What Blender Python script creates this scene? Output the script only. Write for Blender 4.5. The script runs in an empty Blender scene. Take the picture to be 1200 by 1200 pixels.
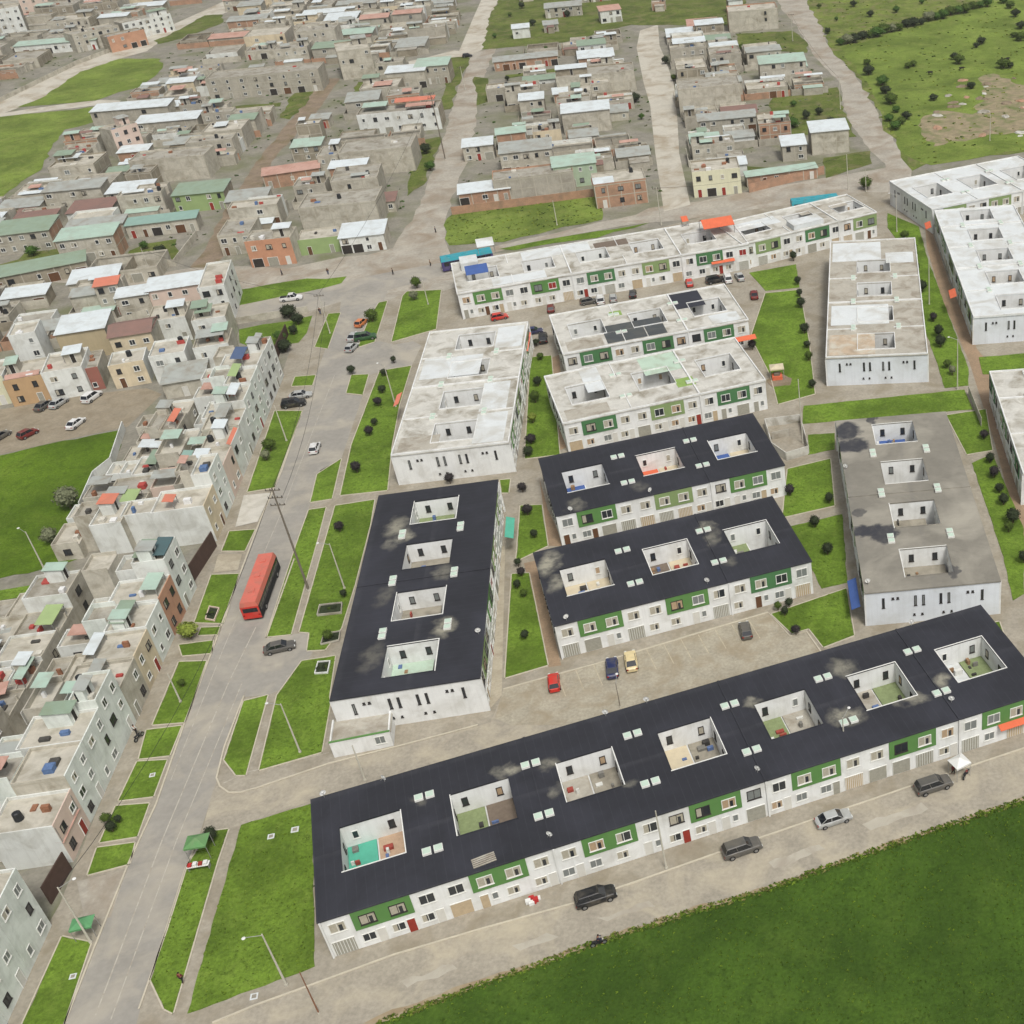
import bpy, math, random
from mathutils import Matrix, Vector
R = math.radians
scn = bpy.context.scene
# ---------------------------------------------------------------- camera
CF, CPITCH, CROLL, CH, CCX, CCY = 1450.99, 0.596011, -0.065158, 112.498, 972.49, 621.107
cd = bpy.data.cameras.new('camera'); cam = bpy.data.objects.new('camera', cd)
scn.collection.objects.link(cam); scn.camera = cam
cd.sensor_width = 36.0; cd.lens = CF / 1200 * 36; cd.clip_start = 1; cd.clip_end = 6000
cd.shift_x = (600 - CCX) / 1200; cd.shift_y = (CCY - 600) / 1200
_f = Vector((0, math.cos(CPITCH), -math.sin(CPITCH))); _u = Vector((0, math.sin(CPITCH), math.cos(CPITCH))); _e = Vector((1, 0, 0))
_c, _s = math.cos(CROLL), math.sin(CROLL)
_r = _c * _e + _s * _u; _up = -_s * _e + _c * _u
m = Matrix((_r, _up, -_f)).transposed().to_4x4(); m.translation = Vector((0, 0, CH)); cam.matrix_world = m

def G(u, v, z=0.0):
    """where the sight line of photo pixel (u, v) meets the level z"""
    du, dv = (u - CCX) / CF, (v - CCY) / CF
    a = _c * du + _s * dv; b = -_s * du + _c * dv
    d = Vector((a, math.cos(CPITCH) - b * math.sin(CPITCH), -math.sin(CPITCH) - b * math.cos(CPITCH)))
    t = (z - CH) / d.z
    return Vector((d.x * t, d.y * t))
# ---------------------------------------------------------------- light
SUN_EL, SUN_AZ = 58, 150          # azimuth clockwise from +Y
w = bpy.data.worlds.new('World'); scn.world = w; w.use_nodes = True
nt = w.node_tree; nt.nodes.clear()
sky = nt.nodes.new('ShaderNodeTexSky'); sky.sky_type = 'NISHITA'; sky.sun_disc = False
sky.sun_elevation = R(SUN_EL); sky.sun_rotation = R(SUN_AZ); sky.dust_density = 5; sky.air_density = 1.0; sky.ozone_density = 0.6
hs = nt.nodes.new('ShaderNodeHueSaturation'); hs.inputs['Saturation'].default_value = 0.25
bg = nt.nodes.new('ShaderNodeBackground'); bg.inputs['Strength'].default_value = 0.115
out = nt.nodes.new('ShaderNodeOutputWorld')
nt.links.new(sky.outputs[0], hs.inputs['Color']); nt.links.new(hs.outputs[0], bg.inputs[0]); nt.links.new(bg.outputs[0], out.inputs[0])
sl = bpy.data.lights.new('sun', 'SUN'); sl.energy = 2.0; sl.angle = R(12); sl.color = (1.0, .97, .91)
so = bpy.data.objects.new('sun', sl); scn.collection.objects.link(so)
dirv = Vector((math.sin(R(SUN_AZ)) * math.cos(R(SUN_EL)), math.cos(R(SUN_AZ)) * math.cos(R(SUN_EL)), math.sin(R(SUN_EL))))
so.rotation_euler = dirv.to_track_quat('Z', 'Y').to_euler(); so.location = (0, 0, 200)
scn.view_settings.view_transform = 'Standard'; scn.view_settings.look = 'None'
scn.view_settings.exposure = 0.08; scn.view_settings.gamma = 1; scn.view_settings.use_curve_mapping = False
scn.cycles.max_bounces = 5; scn.cycles.diffuse_bounces = 3
# ---------------------------------------------------------------- materials
def lin(c):
    return tuple((x / 255 / 12.92 if x / 255 <= .04045 else ((x / 255 + .055) / 1.055) ** 2.4) for x in c)
MATS = {}
def mat(name, col, var=.12, scale=1.0, rough=.85, dirt=None, dirt_amt=.4, dirt_scale=.35, bump=0., metal=0., spec=.3,
        stripes=0., spots=None, spotcol=None, streak=0., fine=0., seams=0., solid=False):
    """procedural surface: base colour, two scales of blotches, optional dirt and painted sheen colour, corrugation, stain spots"""
    if name in MATS: return MATS[name]
    m = bpy.data.materials.new(name); m.use_nodes = True; MATS[name] = m
    n = m.node_tree; N = n.nodes; L = n.links
    bs = N['Principled BSDF']; bs.inputs['Roughness'].default_value = rough; bs.inputs['Metallic'].default_value = metal
    bs.inputs['Specular IOR Level'].default_value = spec
    geo = N.new('ShaderNodeNewGeometry'); base = lin(col)
    def noise(sc, det=4, dist=0., src=None, rgh=.6):
        t = N.new('ShaderNodeTexNoise'); t.inputs['Scale'].default_value = sc; t.inputs['Detail'].default_value = det
        t.inputs['Distortion'].default_value = dist; t.inputs['Roughness'].default_value = rgh
        L.new(src or geo.outputs['Position'], t.inputs['Vector']); return t.outputs['Fac']
    def rng(fac, a, b, c, d):
        r = N.new('ShaderNodeMapRange'); r.inputs[1].default_value = a; r.inputs[2].default_value = b
        r.inputs[3].default_value = c; r.inputs[4].default_value = d; L.new(fac, r.inputs[0]); return r.outputs[0]
    def mul(a, b):
        x = N.new('ShaderNodeMath'); x.operation = 'MULTIPLY'
        for i, v in enumerate((a, b)):
            if isinstance(v, (int, float)): x.inputs[i].default_value = v
            else: L.new(v, x.inputs[i])
        return x.outputs[0]
    def mix(a, b, f, mode='MIX'):
        x = N.new('ShaderNodeMix'); x.data_type = 'RGBA'; x.blend_type = mode
        for s, v in ((6, a), (7, b)):
            if isinstance(v, tuple): x.inputs[s].default_value = (*v[:3], 1)
            else: L.new(v, x.inputs[s])
        if isinstance(f, (int, float)): x.inputs[0].default_value = f
        else: L.new(f, x.inputs[0])
        return x.outputs[2]
    v1 = rng(noise(.9 * scale, 5), .3, .7, 1 - var, 1 + var)
    vv = v1
    if fine > 0: vv = mul(v1, rng(noise(6 * scale, 3), .3, .7, 1 - fine, 1 + fine))
    cc = N.new('ShaderNodeCombineColor')
    for i in range(3): L.new(mul(vv, base[i]), cc.inputs[i])
    c = cc.outputs[0]
    if dirt is not None:
        f = rng(noise(dirt_scale, 6, .6), .46, .68, 0, dirt_amt * 1.4)
        c = mix(c, lin(dirt), f)
    if streak > 0:
        mp = N.new('ShaderNodeMapping'); mp.inputs['Scale'].default_value = (2.2, 2.2, .12); L.new(geo.outputs['Position'], mp.inputs[0])
        f = rng(noise(1.0, 4, 0, mp.outputs[0]), .48, .75, 0, streak * .55)
        c = mix(c, lin((118, 112, 98)), f)
    if stripes > 0:
        tc = N.new('ShaderNodeTexCoord'); wv = N.new('ShaderNodeTexWave'); wv.inputs['Scale'].default_value = stripes
        wv.inputs['Distortion'].default_value = 0; L.new(tc.outputs['Object'], wv.inputs['Vector'])
        c = mix(c, (.35, .35, .35), rng(wv.outputs['Fac'], 0, 1, .25, 0), 'MIX')
    if seams > 0:
        tc = N.new('ShaderNodeTexCoord'); sx = N.new('ShaderNodeSeparateXYZ'); L.new(tc.outputs['Object'], sx.inputs[0])
        for ax, per in ((0, 1.06), (1, 9.65)):
            dv_ = N.new('ShaderNodeMath'); dv_.operation = 'DIVIDE'; L.new(sx.outputs[ax], dv_.inputs[0]); dv_.inputs[1].default_value = per
            fr = N.new('ShaderNodeMath'); fr.operation = 'FRACT'; L.new(dv_.outputs[0], fr.inputs[0])
            c = mix(c, (.11, .11, .12), mul(rng(fr.outputs[0], .9, .96, 0, seams), rng(noise(.5, 4), .35, .6, .2, 1)), 'MIX')
    if spots:
        acc = None
        wn = N.new('ShaderNodeTexNoise'); wn.inputs['Scale'].default_value = .55; wn.inputs['Detail'].default_value = 4
        L.new(geo.outputs['Position'], wn.inputs['Vector'])
        ws = N.new('ShaderNodeVectorMath'); ws.operation = 'MULTIPLY_ADD'; L.new(wn.outputs['Color'], ws.inputs[0])
        ws.inputs[1].default_value = (3.4, 3.4, 0); L.new(geo.outputs['Position'], ws.inputs[2])
        for (x, y, z, rx, ry, amt) in spots:
            sb = N.new('ShaderNodeVectorMath'); sb.operation = 'SUBTRACT'; L.new(ws.outputs[0], sb.inputs[0]); sb.inputs[1].default_value = (x + 1.7, y + 1.7, z)
            dv = N.new('ShaderNodeVectorMath'); dv.operation = 'DIVIDE'; L.new(sb.outputs[0], dv.inputs[0]); dv.inputs[1].default_value = (rx, ry, 50)
            ln = N.new('ShaderNodeVectorMath'); ln.operation = 'LENGTH'; L.new(dv.outputs[0], ln.inputs[0])
            f = rng(ln.outputs['Value'], .72 if solid else .35, 1.0 if solid else 1.15, amt, 0)
            if acc is None: acc = f
            else:
                mx = N.new('ShaderNodeMath'); mx.operation = 'MAXIMUM'; L.new(acc, mx.inputs[0]); L.new(f, mx.inputs[1]); acc = mx.outputs[0]
        sc2 = mul(acc, rng(noise(.9, 6), .3, .55, .85 if solid else .25, 1.0))
        c = mix(c, lin(spotcol or (176, 168, 138)), sc2)
    L.new(c, bs.inputs['Base Color'])
    if bump > 0:
        b = N.new('ShaderNodeBump'); b.inputs['Strength'].default_value = bump; b.inputs['Distance'].default_value = .2
        L.new(noise(5 * scale, 4), b.inputs['Height']); L.new(b.outputs[0], bs.inputs['Normal'])
    return m

def grass_mat(name, dark, light, yellow, scale=.08, patch=.45, soil=None, soil_amt=0.):
    if name in MATS: return MATS[name]
    m = bpy.data.materials.new(name); m.use_nodes = True; MATS[name] = m
    n = m.node_tree; N = n.nodes; L = n.links; bs = N['Principled BSDF']; bs.inputs['Roughness'].default_value = .95
    bs.inputs['Specular IOR Level'].default_value = .1
    geo = N.new('ShaderNodeNewGeometry')
    def noise(sc, det, dist=0):
        t = N.new('ShaderNodeTexNoise'); t.inputs['Scale'].default_value = sc; t.inputs['Detail'].default_value = det
        t.inputs['Roughness'].default_value = .65; t.inputs['Distortion'].default_value = dist
        L.new(geo.outputs['Position'], t.inputs['Vector']); return t.outputs['Fac']
    def rng(fac, a, b, c=0, d=1):
        r = N.new('ShaderNodeMapRange'); r.inputs[1].default_value = a; r.inputs[2].default_value = b
        r.inputs[3].default_value = c; r.inputs[4].default_value = d; L.new(fac, r.inputs[0]); return r.outputs[0]
    def mix(a, b, f, mode='MIX'):
        x = N.new('ShaderNodeMix'); x.data_type = 'RGBA'; x.blend_type = mode
        for s, v in ((6, a), (7, b)):
            if isinstance(v, tuple): x.inputs[s].default_value = (*v[:3], 1)
            else: L.new(v, x.inputs[s])
        if isinstance(f, (int, float)): x.inputs[0].default_value = f
        else: L.new(f, x.inputs[0])
        return x.outputs[2]
    c = mix(lin(dark), lin(light), rng(noise(scale, 7, .3), .38, .62))
    c = mix(c, lin(yellow), rng(noise(scale * 3.1, 6, .5), .5, .75, 0, patch))
    c = mix(c, lin(dark), rng(noise(scale * 9, 6, .4), .5, .66, 0, .75))
    c = mix(c, lin(dark), rng(noise(scale * 30, 4, .4), .58, .68, 0, .8))
    g = rng(noise(2.2, 8), .3, .7, .74, 1.22)
    x = N.new('ShaderNodeMix'); x.data_type = 'RGBA'; x.blend_type = 'MULTIPLY'; x.inputs[0].default_value = 1
    L.new(c, x.inputs[6]); L.new(g, x.inputs[7]); c = x.outputs[2]
    if soil: c = mix(c, lin(soil), rng(noise(scale * 2.3, 7, .8), .5, .64, 0, soil_amt))
    L.new(c, bs.inputs['Base Color'])
    b = N.new('ShaderNodeBump'); b.inputs['Strength'].default_value = .6; b.inputs['Distance'].default_value = .25
    L.new(noise(3.0, 6), b.inputs['Height']); L.new(b.outputs[0], bs.inputs['Normal'])
    return m
# ---------------------------------------------------------------- mesh building
COL = scn.collection
class MB:
    def __init__(s): s.v = []; s.f = []; s.m = []; s.mats = []
    def mi(s, m):
        if m not in s.mats: s.mats.append(m)
        return s.mats.index(m)
    def add(s, verts, faces, m):
        o = len(s.v); k = s.mi(m); s.v += [tuple(p) for p in verts]
        for f in faces: s.f.append([i + o for i in f]); s.m.append(k)
    def box(s, x0, y0, z0, x1, y1, z1, m):
        if x1 < x0: x0, x1 = x1, x0
        if y1 < y0: y0, y1 = y1, y0
        s.add([(x0, y0, z0), (x1, y0, z0), (x1, y1, z0), (x0, y1, z0), (x0, y0, z1), (x1, y0, z1), (x1, y1, z1), (x0, y1, z1)],
              [(0, 3, 2, 1), (4, 5, 6, 7), (0, 1, 5, 4), (1, 2, 6, 5), (2, 3, 7, 6), (3, 0, 4, 7)], m)
    def prism(s, poly, z0, z1, m, mtop=None):
        a = sum(poly[i][0] * poly[(i + 1) % len(poly)][1] - poly[(i + 1) % len(poly)][0] * poly[i][1] for i in range(len(poly)))
        if a < 0: poly = poly[::-1]
        n = len(poly); v = [(p[0], p[1], z0) for p in poly] + [(p[0], p[1], z1) for p in poly]
        s.add(v, [(i, (i + 1) % n, n + (i + 1) % n, n + i) for i in range(n)], m)
        s.add([(p[0], p[1], z1) for p in poly], [tuple(range(n))], mtop or m)
    def cyl(s, p0, p1, r0, r1, m, seg=8, cap=True):
        p0, p1 = Vector(p0), Vector(p1); d = (p1 - p0).normalized()
        a = d.orthogonal().normalized(); b = d.cross(a)
        v = []
        for p, r in ((p0, r0), (p1, r1)):
            for i in range(seg):
                t = 2 * math.pi * i / seg; v.append(p + a * r * math.cos(t) + b * r * math.sin(t))
        s.add(v, [(i, (i + 1) % seg, seg + (i + 1) % seg, seg + i) for i in range(seg)] + ([tuple(range(seg))[::-1], tuple(range(seg, 2 * seg))] if cap else []), m)
    def ball(s, c, r, m, sq=(1, 1, 1), seg=10, rings=6):
        v = []; f = []
        for i in range(rings + 1):
            t = math.pi * i / rings
            for j in range(seg):
                q = 2 * math.pi * j / seg
                v.append((c[0] + r * sq[0] * math.sin(t) * math.cos(q), c[1] + r * sq[1] * math.sin(t) * math.sin(q), c[2] + r * sq[2] * math.cos(t)))
        for i in range(rings):
            for j in range(seg): f.append((i * seg + j, (i + 1) * seg + j, (i + 1) * seg + (j + 1) % seg, i * seg + (j + 1) % seg))
        s.add(v, f, m)
    def mesh(s, name):
        me = bpy.data.meshes.new(name); me.from_pydata(s.v, [], s.f)
        for m in s.mats: me.materials.append(m)
        me.polygons.foreach_set('material_index', s.m); me.update(); return me
    def build(s, name, parent=None, **k):
        if not s.f: return None
        return put(name, s.mesh(name), parent, **k)
def put(name, me, parent=None, loc=None, rz=0, smooth=False):
    o = bpy.data.objects.new(name, me); COL.objects.link(o)
    if parent: o.parent = parent
    if loc is not None: o.location = loc
    if rz: o.rotation_euler[2] = rz
    return o
LABELS = {}
def tag(o, label, cat, group=None, kind=None):
    o['label'] = label; o['category'] = cat
    if group: o['group'] = group
    if kind: o['kind'] = kind
    return o
def thing(name, label, cat, loc, rz=0, group=None):
    o = bpy.data.objects.new(name, None); COL.objects.link(o); o.empty_display_size = .5
    o.location = (loc[0], loc[1], loc[2] if len(loc) > 2 else 0); o.rotation_euler[2] = rz
    return tag(o, label, cat, group)
def structure(name, mb): 
    o = mb.build(name); o['kind'] = 'structure'; return o
def copy_tree(o, parent=None):
    c = o.copy(); COL.objects.link(c); c.parent = parent
    for ch in o.children: copy_tree(ch, c)
    return c
def clean(poly):
    return [tuple(p) for p in poly]
def jitter(poly, step, amp, seed=0):
    rr = random.Random(seed); outp = []
    for i in range(len(poly)):
        a = Vector(poly[i]); b = Vector(poly[(i + 1) % len(poly)]); n = max(1, int((b - a).length / step))
        d = (b - a).normalized() if (b - a).length > 0 else Vector((0, 0)); nn = Vector((-d.y, d.x))
        for k in range(n): outp.append(tuple(a + (b - a) * k / n + nn * rr.uniform(-amp, amp) * (1 if k else .3)))
    return outp
def sheet(name, px, z, m, step=0, amp=0, thick=.0, world=False, seed=0):
    poly = [tuple(p) for p in px] if world else [tuple(G(*p)) for p in px]
    if step: poly = jitter(poly, step, amp, seed)
    from mathutils.geometry import tessellate_polygon
    tri = tessellate_polygon([[Vector((p[0], p[1], 0)) for p in poly]])
    b = MB(); vs = [(p[0], p[1], z) for p in poly]
    fs = []
    for t in tri:
        a, c, d = (Vector(vs[i]) for i in t)
        fs.append(tuple(t) if (c - a).cross(d - a).z > 0 else tuple(reversed(t)))
    b.add(vs, fs, m)
    if thick:
        n = len(poly); area = sum(poly[i][0] * poly[(i + 1) % n][1] - poly[(i + 1) % n][0] * poly[i][1] for i in range(n))
        vv = vs + [(p[0], p[1], z - thick) for p in poly]
        b.add(vv, [((i, n + i, n + (i + 1) % n, (i + 1) % n) if area > 0 else (i, (i + 1) % n, n + (i + 1) % n, n + i)) for i in range(n)], m)
    return structure(name, b)
def stroke(name, px, width, z, m, step=0, amp=0):
    """a strip of given width along a ground line"""
    pts = [G(*p) for p in px]; b = MB(); Ls = []; Rs = []
    for i, p in enumerate(pts):
        a = pts[max(0, i - 1)]; c = pts[min(len(pts) - 1, i + 1)]; d = (c - a).normalized(); n = Vector((-d.y, d.x))
        Ls.append(p + n * width / 2); Rs.append(p - n * width / 2)
    v = [(p.x, p.y, z) for p in Ls] + [(p.x, p.y, z) for p in Rs]; n = len(pts)
    b.add(v, [(n + i, n + i + 1, i + 1, i) for i in range(n - 1)], m)
    v2 = [(x, y, z - .11) for x, y, _ in v]
    b.add(v + v2, [(i, i + 1, 2 * n + i + 1, 2 * n + i) for i in range(n - 1)] + [(n + i + 1, n + i, 3 * n + i, 3 * n + i + 1) for i in range(n - 1)], m)
    return structure(name, b)
# ---------------------------------------------------------------- ground, roads, lawns
M_DIRT = mat('dirt ground', (132, 128, 117), .22, .25, dirt=(104, 108, 74), dirt_amt=.6, dirt_scale=.07, bump=.3, fine=.15)
M_PAVE = mat('paver', (152, 145, 131), .12, .3, dirt=(128, 118, 98), dirt_amt=.5, dirt_scale=.2, fine=.14, bump=.15)
M_COURT = mat('court pavers', (160, 153, 136), .14, .4, dirt=(144, 132, 110), dirt_amt=.6, dirt_scale=.25, fine=.16, bump=.2)
M_ROAD = mat('avenue surface', (146, 142, 134), .1, .2, dirt=(176, 168, 152), dirt_amt=.5, dirt_scale=.12, fine=.07)
M_FRONT = mat('cobbled street', (152, 145, 131), .12, .35, dirt=(182, 172, 150), dirt_amt=.55, dirt_scale=.16, fine=.15, bump=.15)
M_EARTH = mat('earth road', (162, 156, 144), .16, .22, dirt=(132, 116, 96), dirt_amt=.55, dirt_scale=.1, fine=.12)
M_EARTH2 = mat('brown earth', (132, 117, 100), .2, .3, dirt=(105, 96, 62), dirt_amt=.5, dirt_scale=.2, fine=.15)
M_PALE = mat('pale concrete road', (184, 179, 166), .08, .2, dirt=(148, 134, 112), dirt_amt=.6, dirt_scale=.12, fine=.06)
M_KERB = mat('kerb concrete', (184, 176, 158), .1, 1)
M_WALK = mat('walk concrete', (172, 163, 144), .1, .5, dirt=(140, 130, 110), dirt_amt=.4, fine=.1)
M_BWALK = mat('brown pavers', (150, 128, 104), .12, .5, dirt=(128, 112, 92), dirt_amt=.4, fine=.14)
M_LAWN = grass_mat('lawn grass', (82, 104, 36), (110, 137, 50), (128, 146, 68), .12, .4)
M_FIELD = grass_mat('field grass', (54, 76, 26), (72, 98, 34), (88, 108, 44), .05, .4)
M_FIELDL = grass_mat('left field grass', (70, 92, 26), (96, 122, 36), (112, 128, 52), .05, .4)
M_FIELD2 = grass_mat('pasture grass', (90, 106, 46), (122, 140, 64), (142, 146, 84), .05, .5)
M_WILD = grass_mat('rough grass', (84, 98, 44), (122, 136, 64), (146, 142, 96), .07, .6, (126, 114, 88), .6)
M_YARD = grass_mat('yard grass', (78, 90, 42), (104, 116, 56), (120, 120, 76), .1, .5, (130, 118, 92), .45)

b = MB(); b.add([(-900, -60, 0), (900, -60, 0), (900, 1300, 0), (-900, 1300, 0)], [(0, 1, 2, 3)], M_DIRT); structure('ground', b)
# paved apron of the estate
sheet('pavement', [(40, 1260), (0, 1180), (70, 1060), (150, 860), (225, 690), (262, 600), (330, 440), (360, 350), (402, 330), (530, 303), (700, 285), (860, 245), (1040, 200), (1070, 225), (1260, 260), (1300, 960), (1190, 890), (900, 990), (672, 1060), (462, 1120), (249, 1215)], .02, M_PAVE)
sheet('avenue', [(70, 1215), (110, 1113), (151, 1012), (183, 943), (215, 852), (250, 760), (280, 677), (305, 610), (330, 553), (353, 487), (370, 440), (385, 400), (398, 366), (402, 335), (458, 330), (450, 352), (432, 400), (405, 465), (383, 535), (364, 590), (345, 655), (312, 748), (286, 815), (263, 875), (254, 915), (236, 972), (218, 1020), (196, 1090), (165, 1180), (155, 1220)], .03, M_ROAD)
sheet('parking_bay', [(309, 748), (313, 748), (361, 741), (372, 755), (352, 790), (346, 801), (316, 814), (286, 817)], .034, M_ROAD)
sheet('parking_bay', [(395, 480), (405, 462), (425, 464), (400, 538), (374, 552), (366, 585)], .034, M_ROAD)
sheet('parking_bay', [(408, 462), (430, 402), (445, 400), (462, 404), (484, 400), (494, 405), (482, 430), (445, 436), (432, 440), (412, 440)], .038, M_ROAD)
sheet('side_street', [(250, 925), (256, 920), (266, 929), (280, 930), (300, 925), (386, 896), (470, 875), (575, 847), (592, 806), (700, 776), (900, 716), (926, 746), (945, 740), (962, 764), (1000, 760), (800, 830), (620, 890), (380, 940), (366, 938), (283, 967), (236, 978)], .034, M_FRONT)
sheet('parking_court', [(590, 808), (640, 794), (700, 778), (900, 718), (926, 746), (945, 740), (962, 764), (980, 790), (700, 850), (600, 850), (580, 842)], .038, M_COURT)
sheet('front_street', [(230, 1210), (249, 1199), (350, 1160), (462, 1119), (672, 1059), (750, 1032), (900, 979), (1069, 921), (1200, 876), (1290, 845), (1290, 925), (1200, 945), (1050, 995), (900, 1049), (800, 1080), (560, 1162), (430, 1215)], .034, M_FRONT)
sheet('front_field', [(400, 1225), (448, 1198), (560, 1156), (640, 1128), (725, 1097), (800, 1073), (900, 1043), (985, 1012), (1050, 989), (1200, 938), (1320, 895), (1500, 1400), (200, 1500)], .05, M_FIELD, .9, .16, seed=3)
sheet('left_field', [(-250, 560), (-60, 545), (0, 534), (60, 520), (147, 503), (132, 548), (113, 563), (97, 600), (92, 655), (67, 664), (0, 678), (-260, 740)], .05, M_FIELDL, 2, .3, seed=4)
sheet('left_lawn', [(-80, 705), (0, 692), (42, 685), (37, 698), (0, 704), (-80, 716)], .05, M_LAWN)
sheet('left_lawn', [(-60, 735), (0, 720), (23, 716), (24, 735), (0, 742), (-60, 752)], .05, M_LAWN)
sheet('left_street', [(-300, 480), (0, 480), (106, 462), (172, 455), (190, 462), (150, 500), (60, 519), (0, 533), (-300, 560)], .03, mat('left street dust', (142, 132, 114), .12, .3, dirt=(120, 108, 88), fine=.12))
# distant settlement streets
sheet('crossroads', [(-200, 300), (0, 318), (175, 322), (230, 313), (300, 312), (335, 315), (400, 301), (430, 299), (460, 291), (521, 281), (530, 303), (536, 336), (520, 341), (477, 342), (456, 352), (402, 353), (365, 364), (280, 378), (272, 361), (268, 343), (180, 338), (0, 327), (-200, 315)], .026, M_EARTH)
sheet('crossroads_asphalt', [(275, 361), (360, 343), (402, 331), (440, 322), (528, 306), (535, 318), (500, 328), (456, 340), (402, 352), (365, 363), (278, 377)], .028, M_ROAD)
sheet('dirt_road', [(425, 302), (460, 293), (493, 240), (500, 217), (510, 187), (523, 150), (533, 117), (547, 77), (553, 62), (582, 56), (573, 75), (560, 110), (558, 140), (550, 187), (537, 213), (525, 247), (521, 262), (522, 300)], .03, M_EARTH, 4, .5, seed=5)
sheet('north_road', [(552, 64), (538, 60), (555, 20), (564, 0), (570, -30), (604, -30), (584, 0), (576, 20), (566, 58)], .034, M_PALE)
sheet('north_branch', [(498, 68), (532, 59), (552, 62), (549, 70), (516, 73), (440, 84), (440, 80)], .03, M_PALE)
sheet('pale_street', [(750, 36), (771, 29), (773, 54), (780, 70), (790, 100), (794, 144), (796, 180), (809, 240), (778, 248), (768, 180), (762, 124), (754, 96), (746, 56)], .034, M_PALE)
sheet('field_track', [(560, 294), (616, 280), (648, 274), (700, 261), (745, 252), (760, 244), (820, 236), (900, 220), (1000, 203), (1045, 195), (1075, 225), (1010, 225), (900, 243), (850, 250), (790, 259), (740, 263), (696, 271), (650, 280), (604, 290), (550, 303)], .032, M_EARTH, 4, .35, seed=6)
sheet('right_dirt_road', [(903, -20), (918, 14), (935, 32), (948, 55), (960, 72), (985, 98), (988, 125), (1000, 150), (1020, 177), (1037, 192), (1035, 215), (1048, 238), (1066, 232), (1068, 200), (1052, 170), (1035, 147), (1025, 125), (1010, 100), (988, 72), (970, 52), (962, 30), (948, 8), (936, -20)], .036, M_EARTH, 4, .5, seed=7)
sheet('earth_lane', [(378, 92), (350, 130), (325, 160), (300, 190), (278, 225), (255, 262), (235, 300), (222, 314), (252, 314), (262, 300), (265, 265), (280, 250), (305, 225), (318, 190), (340, 165), (372, 130), (398, 92)], .03, M_EARTH2, 4, .5, seed=8)
sheet('hill_road', [(-60, 150), (0, 118), (40, 100), (90, 75), (140, 55), (200, 30), (240, 12), (290, -12), (330, -12), (262, 16), (200, 40), (172, 60), (140, 69), (94, 85), (54, 113), (20, 127), (0, 134), (-60, 170)], .028, M_PALE)
sheet('field_path', [(-60, 145), (0, 133), (75, 122), (118, 117), (142, 118), (135, 125), (118, 123), (0, 137), (-60, 150)], .04, M_PALE)
sheet('brown_walkway', [(1084, 262), (1090, 265), (1112, 330), (1145, 409), (1170, 440), (1200, 540), (1240, 700), (1200, 650), (1166, 520), (1136, 425), (1104, 350), (1086, 290)], .03, M_BWALK)
sheet('brown_walkway', [(563, 640), (592, 640), (588, 815), (572, 833), (578, 700)], .03, M_WALK)
sheet('brown_walkway', [(642, 597), (632, 560), (643, 640), (662, 640)], .03, M_BWALK)
sheet('brown_walkway', [(614, 660), (628, 657), (658, 780), (643, 782)], .03, M_BWALK)
sheet('brown_walkway', [(645, 420), (655, 416), (666, 524), (655, 528)], .03, M_BWALK)
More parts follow.
